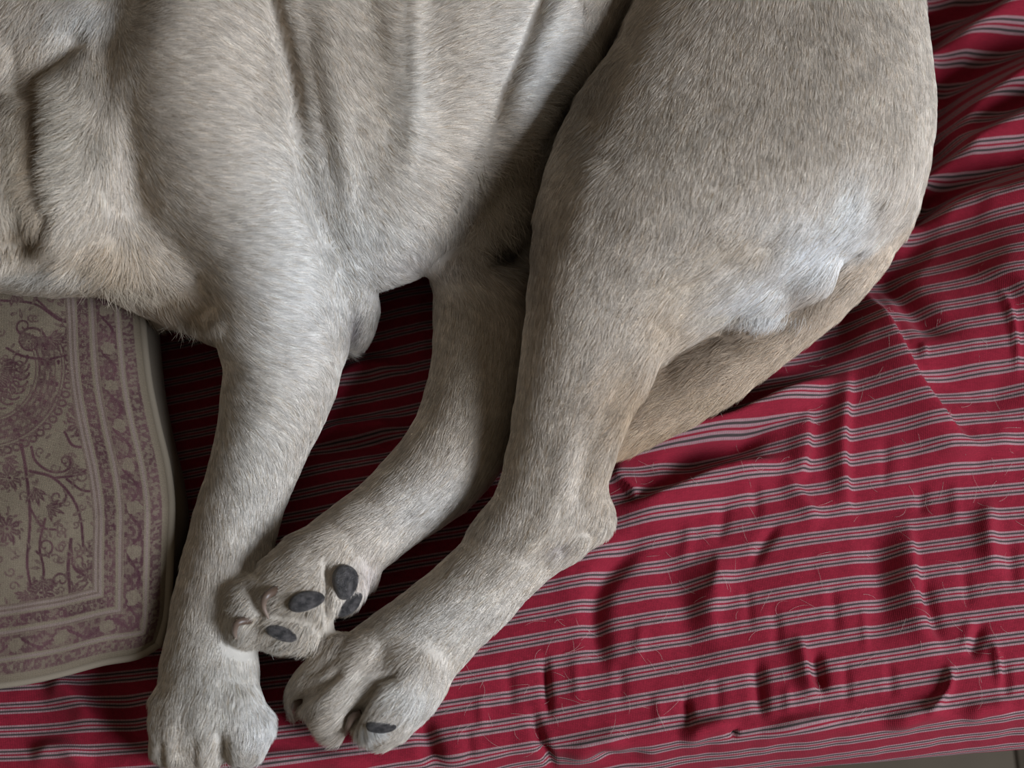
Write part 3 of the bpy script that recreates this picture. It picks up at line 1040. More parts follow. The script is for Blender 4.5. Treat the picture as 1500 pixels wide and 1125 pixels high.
def surface_nets(f, o, vx):
    ins = f < 0
    n = f.shape
    c = [ins[a:n[0] - 1 + a, b:n[1] - 1 + b, d:n[2] - 1 + d] for a in (0, 1) for b in (0, 1) for d in (0, 1)]
    s = sum(x.astype(np.int8) for x in c)
    act = (s > 0) & (s < 8)
    idx = np.argwhere(act)
    ids = np.full(act.shape, -1, np.int32)
    ids[act] = np.arange(len(idx))
    corner = [(a, b, d) for a in (0, 1) for b in (0, 1) for d in (0, 1)]
    val = [f[idx[:, 0] + a, idx[:, 1] + b, idx[:, 2] + d].astype(np.float64) for a, b, d in corner]
    acc = np.zeros((len(idx), 3))
    cnt = np.zeros(len(idx))
    for i in range(8):
        for j in range(i + 1, 8):
            if sum(abs(p - q) for p, q in zip(corner[i], corner[j])) != 1:
                continue
            m = (val[i] < 0) != (val[j] < 0)
            t = np.where(m, val[i] / np.where(m, val[i] - val[j], 1), 0)
            p = np.array(corner[i])[None, :] + t[:, None] * (np.array(corner[j]) - np.array(corner[i]))[None, :]
            acc += p * m[:, None]
            cnt += m
    v = o + vx * (idx + acc / cnt[:, None])
    quads = []
    for ax in range(3):
        sl0 = [slice(1, n[k] - 1) for k in range(3)]
        sl1 = [slice(1, n[k] - 1) for k in range(3)]
        sl0[ax] = slice(0, n[ax] - 1)
        sl1[ax] = slice(1, n[ax])
        a_, b_ = ins[tuple(sl0)], ins[tuple(sl1)]
        e = np.argwhere(a_ != b_)
        e2 = e + np.array([0 if k == ax else 1 for k in range(3)])
        flip = ~a_[tuple(e.T)]
        u_, w_ = (ax + 1) % 3, (ax + 2) % 3
        q = []
        for du, dw in ((-1, -1), (0, -1), (0, 0), (-1, 0)):
            cc = e2.copy()
            cc[:, u_] += du
            cc[:, w_] += dw
            q.append(ids[tuple(cc.T)])
        q = np.stack(q, 1)
        q[flip] = q[flip][:, ::-1]
        quads.append(q)
    q = np.concatenate(quads)
    return v, q[(q >= 0).all(1)]


DV, DF = surface_nets(FLD, O, VOX)
del FLD


def vert_normals(v, f):
    n = np.cross(v[f[:, 2]] - v[f[:, 0]], v[f[:, 3]] - v[f[:, 1]])
    vn = np.stack([np.bincount(f.ravel(), np.repeat(n[:, k], 4), len(v)) for k in range(3)], 1)
    return vn / (np.linalg.norm(vn, axis=1)[:, None] + 1e-12)


def relax(v, f, it, lam=0.5):
    e = np.concatenate([f[:, [0, 1]], f[:, [1, 2]], f[:, [2, 3]], f[:, [3, 0]]])
    deg = np.bincount(e.ravel(), minlength=len(v))
    for _ in range(it):
        for l in (lam, -lam * 1.02):
            s = np.stack([np.bincount(e[:, 0], v[e[:, 1], k], len(v)) + np.bincount(e[:, 1], v[e[:, 0], k], len(v)) for k in range(3)], 1)
            v = v + l * (s / deg[:, None] - v)
    return v


DV = relax(DV, DF, 6)
DN = vert_normals(DV, DF)
bx, by = proj(DV)
upf = smooth((DN[:, 2] - 0.0) / 0.3)
HB = DV[:, 2] - ZB
DISP = np.zeros(len(DV))


def crease(poly, w, h, lo=-1.0, hi=9.0, fade=0.2, asym=None):
    """furrow (h < 0) or ridge (h > 0) along a traced line, on skin lying between heights lo and hi"""
    global DISP
    pts = spline(poly, 26)
    x0, x1 = pts[:, 0].min() - 90, pts[:, 0].max() + 90
    y0, y1 = pts[:, 1].min() - 90, pts[:, 1].max() + 90
    m = (bx > x0) & (bx < x1) & (by > y0) & (by < y1) & (HB > lo) & (HB < hi)
    d, s, t = polydist(bx[m], by[m], pts)
    e = smooth(t / fade) * smooth((1 - t) / fade) if fade > 0 else 1.0
    ww = w if asym is None else np.where(s > 0, w, asym)
    DISP[m] += h * np.exp(-(d / ww) ** 2) * e * upf[m]


# skin folds and muscle lines of the trunk
crease([(385, -60), (405, 20), (428, 110), (440, 200), (460, 270), (484, 330), (500, 385)], 8, -0.0085, 0.05, fade=0.08, asym=18)
crease([(370, -60), (385, 40), (405, 130), (420, 210), (445, 280)], 26, 0.0030, 0.05)
crease([(470, -60), (490, 60), (515, 160), (532, 240)], 22, 0.0022, 0.05)
crease([(520, -60), (545, 60), (560, 150), (570, 240)], 22, -0.0028, 0.05)
crease([(597, -60), (598, 60), (598, 150), (594, 220), (580, 265)], 7, 0.0019, 0.05)
crease([(625, -60), (632, 60), (640, 160), (630, 240)], 26, -0.0020, 0.05)
crease([(810, -60), (770, 50), (735, 140), (712, 220), (682, 290), (650, 350)], 11, -0.0050, 0.05)
crease([(835, -40), (795, 50), (760, 140), (732, 210)], 15, 0.0050, 0.05)
crease([(885, -40), (858, 60), (815, 130), (770, 200), (735, 270)], 24, 0.0060, 0.05)
crease([(742, 100), (725, 160), (705, 210)], 8, -0.0022, 0.05)
crease([(712, 368), (742, 374), (775, 372)], 17, -0.010, 0.0, fade=0.1)
# shoulder blade edge, chest folds
crease([(178, 20), (178, 110), (160, 200), (150, 270)], 16, 0.0025, 0.05)
crease([(150, 262), (160, 290), (175, 300)], 10, -0.0020, 0.05)
crease([(130, 35), (95, 65), (62, 90), (52, 140), (50, 220), (54, 290), (72, 335)], 17, -0.010, 0.05, fade=0.06)
crease([(72, 330), (45, 350), (5, 358), (-40, 362)], 9, -0.009, 0.04, fade=0.1)
crease([(20, 30), (28, 90), (24, 150)], 12, -0.004, 0.05)
crease([(140, 330), (125, 370), (110, 400)], 16, -0.003, 0.03)
crease([(215, 455), (260, 430), (300, 405)], 16, -0.003, 0.02)
crease([(272, 470), (300, 470), (330, 470)], 14, 0.003, 0.02)
# haunch
crease([(1165, 335), (1120, 370), (1070, 405), (1015, 430), (985, 460)], 15, -0.0055, 0.03, fade=0.25)
crease([(1292, 200), (1284, 260), (1278, 330), (1262, 362)], 16, -0.0016, 0.03)
crease([(885, 215), (868, 270), (852, 330), (850, 380)], 18, 0.0013, 0.05)
crease([(940, 20), (900, 110), (850, 190)], 18, -0.003, 0.05)
# hamstring tendon and the hollow in front of it
crease([(975, 520), (935, 580), (905, 650), (885, 720)], 15, 0.0028, 0.02)
crease([(945, 510), (905, 580), (872, 650), (850, 720), (846, 765)], 14, -0.0030, 0.02)
crease([(840, 600), (826, 690), (800, 760), (760, 820), (690, 890)], 18, 0.0022, 0.02)
crease([(876, 770), (842, 788), (818, 815)], 10, -0.0022, 0.0)
# elbow hollow and forearm
crease([(498, 380), (507, 430), (508, 480)], 7, -0.006, 0.0, fade=0.1)
crease([(470, 520), (440, 600), (410, 680), (385, 760)], 20, 0.0015, 0.0)
# wrist and paw
crease([(325, 1055), (325, 1085), (326, 1125), (327, 1150)], 5, -0.0055, 0.0, fade=0.25)
crease([(284, 1062), (283, 1095), (284, 1130), (284, 1150)], 4, -0.0018, 0.0, fade=0.25)
crease([(238, 1062), (236, 1095), (237, 1130), (238, 1150)], 4, -0.0022, 0.0, fade=0.25)
# rear paw knuckles
crease([(596, 982), (566, 988), (546, 1008), (528, 1035), (512, 1062)], 7, -0.008, 0.0, fade=0.12)
crease([(510, 970), (490, 990), (470, 1005), (448, 1020), (434, 1036)], 6, -0.006, 0.0, fade=0.12)
# sole of the under paw
crease([(485, 815), (482, 850), (481, 890), (485, 920)], 6, -0.006, 0.0, fade=0.15)
crease([(395, 900), (430, 905), (470, 905)], 6, -0.005, 0.0)
crease([(360, 852), (372, 872), (388, 900)], 6, -0.003, 0.0)
DISP += (0.0004 * vnoise(bx / 30, by / 30, 51) + 0.00012 * vnoise(bx / 9, by / 9, 52)) * smooth((HB - 0.01) / 0.02)
DV = DV + DN * DISP[:, None]
DV = relax(DV, DF, 2)
DV[:, 2] = np.maximum(DV[:, 2], ground(DV[:, 0], DV[:, 1]) - 0.0012)
DN = vert_normals(DV, DF)

# coat colour by place on the body: base cream, tan and white areas, some light and shade painted in
BASEC = np.array([0.655, 0.565, 0.468])
PATCH = [  # x, y, rx, ry, colour, strength
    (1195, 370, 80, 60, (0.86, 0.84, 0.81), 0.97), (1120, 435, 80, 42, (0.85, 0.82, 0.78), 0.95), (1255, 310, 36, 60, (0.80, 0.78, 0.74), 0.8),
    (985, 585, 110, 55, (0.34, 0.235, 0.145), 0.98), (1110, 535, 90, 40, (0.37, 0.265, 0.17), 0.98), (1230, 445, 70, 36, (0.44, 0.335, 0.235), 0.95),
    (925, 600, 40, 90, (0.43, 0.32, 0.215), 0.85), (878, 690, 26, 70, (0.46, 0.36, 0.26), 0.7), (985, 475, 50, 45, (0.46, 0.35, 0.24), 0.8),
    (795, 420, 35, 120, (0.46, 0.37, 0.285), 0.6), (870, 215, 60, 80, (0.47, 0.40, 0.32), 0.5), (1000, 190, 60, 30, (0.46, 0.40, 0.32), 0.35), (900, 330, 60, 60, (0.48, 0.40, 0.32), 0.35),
    (1100, 360, 70, 30, (0.46, 0.36, 0.25), 0.6), (1020, 415, 60, 30, (0.44, 0.34, 0.23), 0.55),
    (430, 420, 90, 170, (0.74, 0.71, 0.67), 0.8), (450, 300, 120, 130, (0.66, 0.62, 0.56), 0.6), (520, 380, 50, 80, (0.70, 0.67, 0.62), 0.8), (370, 700, 70, 180, (0.66, 0.62, 0.56), 0.7),
    (320, 1000, 90, 110, (0.66, 0.63, 0.57), 0.7), (385, 1060, 40, 50, (0.74, 0.72, 0.69), 0.8),  # paw white, then the lit right corner painted lighter
    (155, 390, 75, 45, (0.53, 0.40, 0.265), 0.8), (235, 440, 60, 30, (0.52, 0.40, 0.28), 0.6), (60, 400, 80, 20, (0.70, 0.66, 0.60), 0.7), (290, 450, 45, 22, (0.50, 0.39, 0.27), 0.5),
    (100, 200, 50, 130, (0.60, 0.54, 0.44), 0.6), (30, 250, 40, 150, (0.55, 0.46, 0.34), 0.6), (55, 200, 18, 130, (0.33, 0.235, 0.145), 0.85), (30, 340, 45, 22, (0.36, 0.26, 0.165), 0.7), (130, 20, 60, 30, (0.70, 0.68, 0.64), 0.7),  # narrow dark browns paint the shade in the neck crevice
    (560, 110, 34, 110, (0.50, 0.42, 0.33), 0.5), (800, 110, 70, 110, (0.78, 0.75, 0.71), 0.8), (600, 150, 30, 120, (0.64, 0.60, 0.54), 0.5), (590, 370, 80, 60, (0.66, 0.62, 0.57), 0.6),
    (640, 390, 90, 30, (0.64, 0.57, 0.52), 0.6),
    (730, 290, 60, 90, (0.44, 0.38, 0.31), 0.7), (775, 330, 28, 80, (0.20, 0.16, 0.125), 0.75), (740, 372, 30, 26, (0.035, 0.03, 0.03), 0.97), (850, 140, 45, 70, (0.30, 0.25, 0.19), 0.65), (885, 80, 30, 40, (0.28, 0.23, 0.17), 0.6),  # dark groin skin, and shade painted into the groin and flank gap
    (522, 478, 16, 26, (0.12, 0.10, 0.10), 0.9), (690, 480, 60, 90, (0.46, 0.385, 0.29), 0.6), (725, 620, 50, 90, (0.46, 0.38, 0.28), 0.5), (640, 740, 90, 60, (0.68, 0.65, 0.61), 0.6),  # elbow callus; then the under hind leg's shade and lit stretch, painted in
    (826, 800, 14, 10, (0.22, 0.18, 0.19), 0.7), (640, 900, 130, 60, (0.66, 0.63, 0.58), 0.55), (600, 1020, 60, 40, (0.72, 0.70, 0.66), 0.7), (480, 1010, 70, 40, (0.62, 0.57, 0.50), 0.5),
    (430, 900, 60, 50, (0.50, 0.43, 0.34), 0.6), (540, 840, 22, 26, (0.62, 0.53, 0.48), 0.8),
]


TAILAX = spline([(1312, 235), (1290, 330), (1222, 418), (1150, 478), (1075, 530), (990, 580), (905, 622), (850, 650)], 30)


def coat(x, y, z):
    c = np.tile(BASEC, (len(x), 1))
    for px, py, rx, ry, col, st in PATCH:
        m = (np.abs(x - px) < 2.4 * rx) & (np.abs(y - py) < 2.4 * ry)
        w = st * np.exp(-((x[m] - px) / rx) ** 2 - ((y[m] - py) / ry) ** 2)
        c[m] += w[:, None] * (np.array(col) - c[m])
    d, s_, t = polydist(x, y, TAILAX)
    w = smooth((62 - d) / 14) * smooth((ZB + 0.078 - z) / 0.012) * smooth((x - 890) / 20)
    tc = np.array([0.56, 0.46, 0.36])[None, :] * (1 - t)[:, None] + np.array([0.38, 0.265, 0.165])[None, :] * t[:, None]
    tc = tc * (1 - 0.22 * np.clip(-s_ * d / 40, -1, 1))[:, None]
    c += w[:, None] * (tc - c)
    return c


hm = NT('dog_skin')
hm.set(Base_Color=hm.attr('coat').outputs['Color'], Roughness=0.8, Specular_IOR_Level=0.2)
dog = mesh_obj('dog', DV, DF, hm.m)
bx, by = proj(DV)
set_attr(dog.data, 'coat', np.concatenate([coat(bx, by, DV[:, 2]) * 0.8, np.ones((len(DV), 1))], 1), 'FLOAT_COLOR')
tag(dog, 'cream short-haired dog lying on its side on the red striped sheet', 'dog')
print('dog', len(DV), len(DF))
# ------------------------------------------------------------------ pads and claws
def surf(px, py, rad=7):
    """topmost skin under a traced pixel: point and mean normal"""
    m = np.where((np.abs(bx - px) < rad) & (np.abs(by - py) < rad) & (DN[:, 2] > -0.2))[0]
    z = DV[m, 2]
    m = m[z > z.max() - 0.008]
    w = np.exp(-((bx[m] - px) ** 2 + (by[m] - py) ** 2) / 18.0)
    p = (DV[m] * w[:, None]).sum(0) / w.sum()
    n = DN[m].mean(0)
    return p, n / np.linalg.norm(n)


padm = NT('paw_leather')
pv = padm.n('ShaderNodeTexVoronoi')
pv.inputs['Scale'].default_value = 34.0
pr = padm.n('ShaderNodeMapRange')
pr.inputs['From Min'].default_value, pr.inputs['From Max'].default_value = 0.36, 0.64
padm.l(padm.noise(5.0, 6.0), pr.inputs['Value'])
padm.set(Base_Color=padm.mix(pr.outputs[0], (0.036, 0.033, 0.033), (0.125, 0.112, 0.108)), Roughness=0.5, Specular_IOR_Level=0.5)
padm.bump(pv.outputs['Distance'], 0.9, 0.0010)
clm = NT('horn')
hr = clm.attr('tip').outputs['Fac']
clm.set(Base_Color=clm.mix(hr, (0.065, 0.035, 0.022), (0.24, 0.175, 0.135)), Roughness=0.38)


def pad(px, py, rx, ry, ang, thick, lift=0.0, seed=0, notch=None):
    """leathery pad lying in the skin; rx, ry in pixels"""
    p, n = surf(px, py)
    s = 1.0 / F * np.linalg.norm(p - CAM)
    a = math.radians(ang)
    t = np.array([math.cos(a), -math.sin(a), 0.0])
    t -= n * (t @ n)
    t /= np.linalg.norm(t)
    b = np.cross(n, t)
    nu, nv = 30, 44
    th = np.linspace(0, np.pi, nu)[:, None]
    ph = np.linspace(0, 2 * np.pi, nv, endpoint=False)[None, :]
    xx = np.sin(th) * np.cos(ph)
    yy = np.sin(th) * np.sin(ph)
    zz_ = np.cos(th) * np.ones_like(ph)
    lump = 1 + 0.07 * np.sin(2 * ph + seed) + 0.05 * np.sin(3 * ph + 2 * seed)
    hz = zz_ * (1 - 0.12 * xx)
    if notch:
        hz = hz - notch * np.exp(-((yy - 0.35 - 0.15 * xx) / 0.09) ** 2) * (zz_ > 0)
    hz = hz * (1 + 0.10 * vnoise(xx * 3.1 + seed, yy * 3.1, 70 + seed) + 0.05 * vnoise(xx * 9 + seed, yy * 9, 80 + seed))
    v = p + n * lift + (xx * lump * rx * s)[..., None] * t + (yy * lump * ry * s)[..., None] * b + (hz * thick)[..., None] * n
    i, j = np.meshgrid(np.arange(nu - 1), np.arange(nv), indexing='ij')
    i, j = i.ravel(), j.ravel()
    j2 = (j + 1) % nv
    f = np.stack([i * nv + j, (i + 1) * nv + j, (i + 1) * nv + j2, i * nv + j2], 1)
    o = mesh_obj('paw_pad', v.reshape(-1, 3), f, padm.m, dog)
    o['label'] = 'dark grey leathery paw pad'
    return (px, py, rx, ry, ang)


bare = []      # places without coat hair
bare.append(pad(447, 880, 25, 15, -12, 0.0055, 0.001, 1))
bare.append(pad(413, 926, 22, 11, 22, 0.0050, 0.001, 2))
bare.append(pad(505, 852, 19, 25, 14, 0.0068, 0.001, 3))
bare.append(pad(510, 886, 24, 12, -24, 0.0060, 0.000, 6))
bare.append(pad(558, 1063, 23, 8, -6, 0.0045, 0.0005, 4))


def claw(pts, r0, lift):
    """curved horn from its root (first point) to the tip; points (x, y, extra height)"""
    q = []
    for x, y, e in pts:
        p, n = surf(x, y, 9)
        q.append(p + n * lift + np.array([0, 0, e]))
    q = spline(np.array(q), 16)
    t = np.linspace(0, 1, 16)
    rad = r0 * (1 - 0.80 * t ** 1.6)
    v, f = tube_mesh(q, rad, 9)
    nv = len(v)
    v = np.vstack([v, q[-1:] + (q[-1] - q[-2]) * 0.5])
    o = mesh_obj('claw', v, f, clm.m, dog)
    set_attr(o.data, 'tip', np.concatenate([np.repeat(t, 9), [1.0]]), 'FLOAT')
    o['label'] = 'brown horny claw'


claw([(407, 862, -.004), (394, 875, .004), (389, 890, .004), (395, 907, .001)], 0.0030, 0.0015)
claw([(367, 905, -.004), (352, 914, .004), (347, 926, .003), (351, 940, .000)], 0.0027, 0.0012)
claw([(527, 1042, -.004), (517, 1050, .004), (511, 1062, .004), (509, 1076, .001)], 0.0028, 0.0025)
claw([(440, 1024, -.004), (434, 1032, .002), (431, 1042, .001), (433, 1050, -.001)], 0.0024, 0.0008)

# ------------------------------------------------------------------ coat of hair
FLOW = np.array([  # x, y, direction of the lie of the coat (picture right, picture down)
    (20, 30, -.5, .8), (110, 30, -.4, .9), (30, 200, -.1, 1), (25, 330, .3, .9), (100, 160, -.9, .3), (90, 260, -.9, .25), (120, 330, -.5, .8), (60, 390, -.7, .6),
    (150, 390, -.5, .9), (215, 440, .1, 1), (270, 470, -.3, 1), (170, 200, .2, 1), (160, 100, .2, 1), (200, 300, .3, .9),
    (230, 60, .95, .1), (230, 170, .9, .1), (260, 260, .85, .15), (220, 350, .6, .5), (190, 250, .5, .8), (300, 120, 1, .1), (340, 220, 1, .05), (330, 330, .95, -.15), (380, 60, .9, .35),
    (420, 160, .8, .5), (300, 420, .9, .2), (400, 380, 1, .05), (470, 420, .9, .3), (350, 470, .8, .4), (420, 520, .95, .25), (380, 600, .8, .5), (450, 590, .6, .8), (340, 660, .4, .9), (400, 700, .3, 1),
    (330, 780, .15, 1), (370, 800, -.05, 1), (300, 880, -.1, 1), (350, 900, .05, 1), (280, 980, -.2, 1), (350, 980, .1, 1), (240, 1060, -.2, 1), (310, 1060, -.15, 1), (370, 1060, .2, 1), (300, 1120, 0, 1),
    (480, 120, .5, .8), (500, 260, .35, .95), (520, 350, .2, 1), (525, 440, -.1, 1),
    (555, 60, .7, .7), (560, 160, .7, .7), (570, 240, .6, .8), (620, 60, .75, -.65), (630, 130, .8, -.6), (660, 60, .9, -.4), (690, 130, .95, -.25), (640, 200, .95, -.15), (690, 210, .95, .15), (610, 280, .8, .45),
    (650, 290, .85, .5), (560, 320, .6, .75), (600, 370, .75, .6), (560, 395, .6, .75), (740, 70, .9, -.2), (770, 120, .8, -.3), (820, 60, .75, -.45), (800, 150, .8, .2), (850, 100, .6, .6),
    (720, 250, .9, .1), (740, 310, .6, .75), (690, 340, .1, 1), (700, 290, .5, .6), (660, 370, -.2, .8), (680, 400, .9, .25), (740, 400, .9, .15), (770, 330, .4, .8),
    (900, 60, -.6, .7), (940, 20, -.7, .6), (900, 140, -.4, .8), (850, 210, -.8, .4), (840, 300, -.6, .7), (880, 330, -.35, .9), (830, 400, -.5, .75), (990, 60, -.5, .8), (1100, 60, -.3, 1), (1000, 180, -.35, .9), (1100, 200, -.2, 1), (1200, 80, -.1, 1), (1290, 60, .1, 1), (1200, 220, -.1, 1),
    (1290, 180, -.15, 1), (1330, 200, .05, 1), (1310, 290, -.3, 1), (1000, 300, -.25, 1), (1080, 340, -.5, .85), (1130, 330, -.45, .9), (950, 400, -.35, .95), (880, 450, -.3, 1), (820, 500, -.25, 1), (1000, 420, -.7, .7), (940, 490, -.5, .9),
    (1200, 330, -.1, 1), (1260, 310, -.1, 1), (1150, 400, -.15, 1), (1180, 430, -.1, 1), (1090, 430, -.5, .9), (1040, 450, -.8, .6), (990, 500, -.6, .8), (900, 560, -.45, .9), (830, 600, -.3, 1), (780, 560, -.25, 1), (870, 680, -.3, 1), (800, 690, -.3, 1),
    (760, 760, -.4, .95), (840, 770, -.2, 1), (800, 790, -.7, .7), (720, 820, -.6, .8), (760, 850, -.75, .65), (650, 900, -.75, .65), (600, 930, -.75, .6), (640, 1000, -.2, 1), (560, 990, -.75, .65), (500, 980, -.8, .55), (520, 1040, -.6, .75), (450, 1020, -.7, .7), (580, 1040, -.5, .6),
    (700, 450, -.15, 1), (660, 520, -.2, 1), (720, 560, -.2, 1), (640, 620, -.35, .95), (700, 660, -.5, .85), (640, 700, -.7, .7), (580, 750, -.8, .6), (620, 780, -.8, .6), (500, 800, -.8, .6), (430, 850, -.8, .6), (540, 840, .2, 1), (400, 870, -.9, .4), (370, 900, -.7, .8), (440, 945, -.6, .3), (470, 920, .4, .7),
    (1300, 340, -.5, .85), (1240, 400, -.8, .6), (1150, 480, -.85, .5), (1050, 550, -.85, .5), (950, 610, -.85, .45), (1000, 540, -.9, .4), (1100, 470, -.85, .5),
], float)
FLOW[:, 2:] /= np.linalg.norm(FLOW[:, 2:], axis=1)[:, None]
LENGTH = [(735, 280, 70, 110, .015), (690, 350, 50, 50, .014), (870, 110, 60, 90, .016), (960, 20, 60, 50, .014), (1180, 390, 80, 50, .014), (1060, 430, 60, 40, .013), (1080, 540, 160, 80, .017),
          (930, 620, 60, 60, .017), (1240, 420, 60, 50, .014), (1320, 260, 40, 90, .014), (90, 220, 80, 200, .015), (30, 60, 100, 70, .018), (80, 395, 120, 30, .017), (250, 460, 70, 30, .013),
          (440, 930, 60, 40, .012), (620, 1020, 40, 40, .012), (540, 1080, 50, 20, .014), (460, 1050, 50, 20, .010), (510, 480, 30, 60, .009)]
NHAIR = int(620000 * HAIR)
tri = np.concatenate([DF[:, [0, 1, 2]], DF[:, [0, 2, 3]]])
cen = DV[tri].mean(1)
cross3 = np.cross(DV[tri[:, 1]] - DV[tri[:, 0]], DV[tri[:, 2]] - DV[tri[:, 0]])
area = np.linalg.norm(cross3, axis=1) / 2
tn = cross3 / (2 * area[:, None] + 1e-15)
cpx_, cpy_ = proj(cen)
vd = CAM - cen
vd /= np.linalg.norm(vd, axis=1)[:, None]
seen = ((tn * vd).sum(1) > -0.15) & (cpx_ > -60) & (cpx_ < 1560) & (cpy_ > -60) & (cpy_ < 1190)
wgt = area * np.where(seen, 1.0, 0.05) * (cen[:, 2] > ZB + 0.002)
# nothing where another limb lies on top
pick = rng.choice(len(tri), NHAIR, p=wgt / wgt.sum())
r1, r2 = np.sqrt(rng.random(NHAIR)), rng.random(NHAIR)
A, B_, C_ = DV[tri[pick, 0]], DV[tri[pick, 1]], DV[tri[pick, 2]]
root = A * (1 - r1)[:, None] + B_ * (r1 * (1 - r2))[:, None] + C_ * (r1 * r2)[:, None]
nrm = DN[tri[pick, 0]] * (1 - r1)[:, None] + DN[tri[pick, 1]] * (r1 * (1 - r2))[:, None] + DN[tri[pick, 2]] * (r1 * r2)[:, None]
nrm /= np.linalg.norm(nrm, axis=1)[:, None] + 1e-12
hx, hy = proj(root)
keep = np.ones(NHAIR, bool)
for (px, py, rx, ry, an) in bare:
    a = math.radians(an)
    u_ = ((hx - px) * math.cos(a) + (hy - py) * math.sin(a)) / rx
    v_ = (-(hx - px) * math.sin(a) + (hy - py) * math.cos(a)) / ry
    keep &= (u_ ** 2 + v_ ** 2) > 0.62
root, nrm, hx, hy = root[keep], nrm[keep], hx[keep], hy[keep]
N = len(root)
# lie of the coat on a coarse lattice, then interpolated
gx_, gy_ = np.arange(-80, 1600, 8.0), np.arange(-80, 1220, 8.0)
QX, QY = np.meshgrid(gx_, gy_, indexing='ij')
acc = np.zeros(QX.shape + (2,))
for x, y, dx, dy in FLOW:
    d2 = (QX - x) ** 2 + (QY - y) ** 2
    w = np.exp(-d2 / (2 * 34.0 ** 2)) + 3e-3 / (1 + d2 / 1000.0) ** 1.5
    acc[..., 0] += w * dx
    acc[..., 1] += w * dy
acc /= np.linalg.norm(acc, axis=2, keepdims=True)


def lattice(a, x, y):
    fx = np.clip((x + 80) / 8.0, 0, a.shape[0] - 1.001)
    fy = np.clip((y + 80) / 8.0, 0, a.shape[1] - 1.001)
    i, j = fx.astype(int), fy.astype(int)
    u, v = (fx - i), (fy - j)
    if a.ndim == 3:
        u, v = u[:, None], v[:, None]
    return (a[i, j] * (1 - u) + a[i + 1, j] * u) * (1 - v) + (a[i, j + 1] * (1 - u) + a[i + 1, j + 1] * u) * v


fl = lattice(acc, hx, hy)
ang0 = np.arctan2(fl[:, 1], fl[:, 0])
ang0 += 0.22 * vnoise(hx / 18, hy / 18, 61) + 0.08 * vnoise(hx / 6, hy / 6, 62) + rng.normal(0, 0.11, N)
T3 = np.stack([np.cos(ang0), -np.sin(ang0), np.zeros(N)], 1)
T3[:, 2] -= 0.5 * (1 - np.clip(nrm[:, 2], 0, 1))
T3 -= nrm * (T3 * nrm).sum(1)[:, None]
T3 /= np.linalg.norm(T3, axis=1)[:, None] + 1e-9
Lh = np.full(N, 0.0090)
for (x, y, rx, ry, L_) in LENGTH:
    Lh += np.exp(-((hx - x) / rx) ** 2 - ((hy - y) / ry) ** 2) * (L_ - Lh)
long_ = (Lh - 0.0082) / 0.010
Lh *= rng.uniform(0.65, 1.2, N)
lift = rng.uniform(0.05, 0.20, N) + 0.10 * np.clip(long_, 0, 1)
side = np.cross(nrm, T3)
bend = rng.normal(0, 0.045 + 0.14 * np.clip(long_, 0, 1), N)
tt = np.array([0.0, 0.35, 0.7, 1.0])
# hairs gather into small locks
cw = 5.0
cxi = np.floor((hx + 3.0 * vnoise(hx / 9, hy / 9, 63)) / cw).astype(np.int64) + 100
cyi = np.floor((hy + 3.0 * vnoise(hx / 9, hy / 9, 64)) / cw).astype(np.int64) + 100
zi = np.floor((root[:, 2] - ZB) / 0.03).astype(np.int64) + 2
cid = (cxi * 2000 + cyi) * 20 + zi
uq, inv = np.unique(cid, return_inverse=True)
cnt = np.bincount(inv)
mean = np.stack([np.bincount(inv, root[:, k]) / cnt for k in range(3)], 1)[inv]
pull = (mean - root) * ((0.13 + 0.25 * np.clip(long_, 0, 1)) * rng.uniform(0.3, 1.3, N))[:, None]
pts = (root[:, None, :] + T3[:, None, :] * (Lh[:, None] * tt)[..., None]
       + nrm[:, None, :] * (Lh[:, None] * (lift[:, None] * tt - 0.55 * lift[:, None] * tt ** 2))[..., None]
       + side[:, None, :] * (Lh * bend)[:, None, None] * (tt ** 2)[None, :, None]
       + pull[:, None, :] * (tt ** 1.5)[None, :, None])
pts[:, 0] -= nrm * 0.0006
pts[..., 2] = np.maximum(pts[..., 2], ground(pts[..., 0], pts[..., 1]) - 0.001)
rad = np.array([1.0, 0.95, 0.7, 0.18])[None, :] * (0.000095 * rng.uniform(0.7, 1.25, N))[:, None]
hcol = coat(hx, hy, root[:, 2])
lockv = 1 + 0.13 * vnoise(hx / 7, hy / 7, 65) + 0.08 * vnoise(hx / 28, hy / 28, 66)
lockr = (((uq * 2654435761) >> 7) & 1023)[inv] / 1023.0
hcol = hcol * (lockv * (0.84 + 0.32 * lockr) * rng.uniform(0.72, 1.24, N))[:, None]
dark_tip = rng.random(N) < 0.14
hcol[dark_tip] *= np.array([0.70, 0.62, 0.52])
hcol = np.clip(hcol, 0.01, 0.92)

fm = NT('coat_hair')
ha = fm.attr('hair_colour').outputs['Color']
hn = fm.attr('skin_normal').outputs['Vector']
geo = fm.n('ShaderNodeNewGeometry')
s1 = fm.n('ShaderNodeVectorMath', operation='SCALE'); s1.inputs['Scale'].default_value = 0.62
s2 = fm.n('ShaderNodeVectorMath', operation='SCALE'); s2.inputs['Scale'].default_value = 0.38
ad = fm.n('ShaderNodeVectorMath', operation='ADD')
nm = fm.n('ShaderNodeVectorMath', operation='NORMALIZE')
fm.l(hn, s1.inputs[0]); fm.l(geo.outputs['Normal'], s2.inputs[0])
fm.l(s1.outputs[0], ad.inputs[0]); fm.l(s2.outputs[0], ad.inputs[1]); fm.l(ad.outputs[0], nm.inputs[0])
fm.l(nm.outputs[0], fm.b.inputs['Normal'])
fm.set(Base_Color=ha, Roughness=0.55, Specular_IOR_Level=0.30)


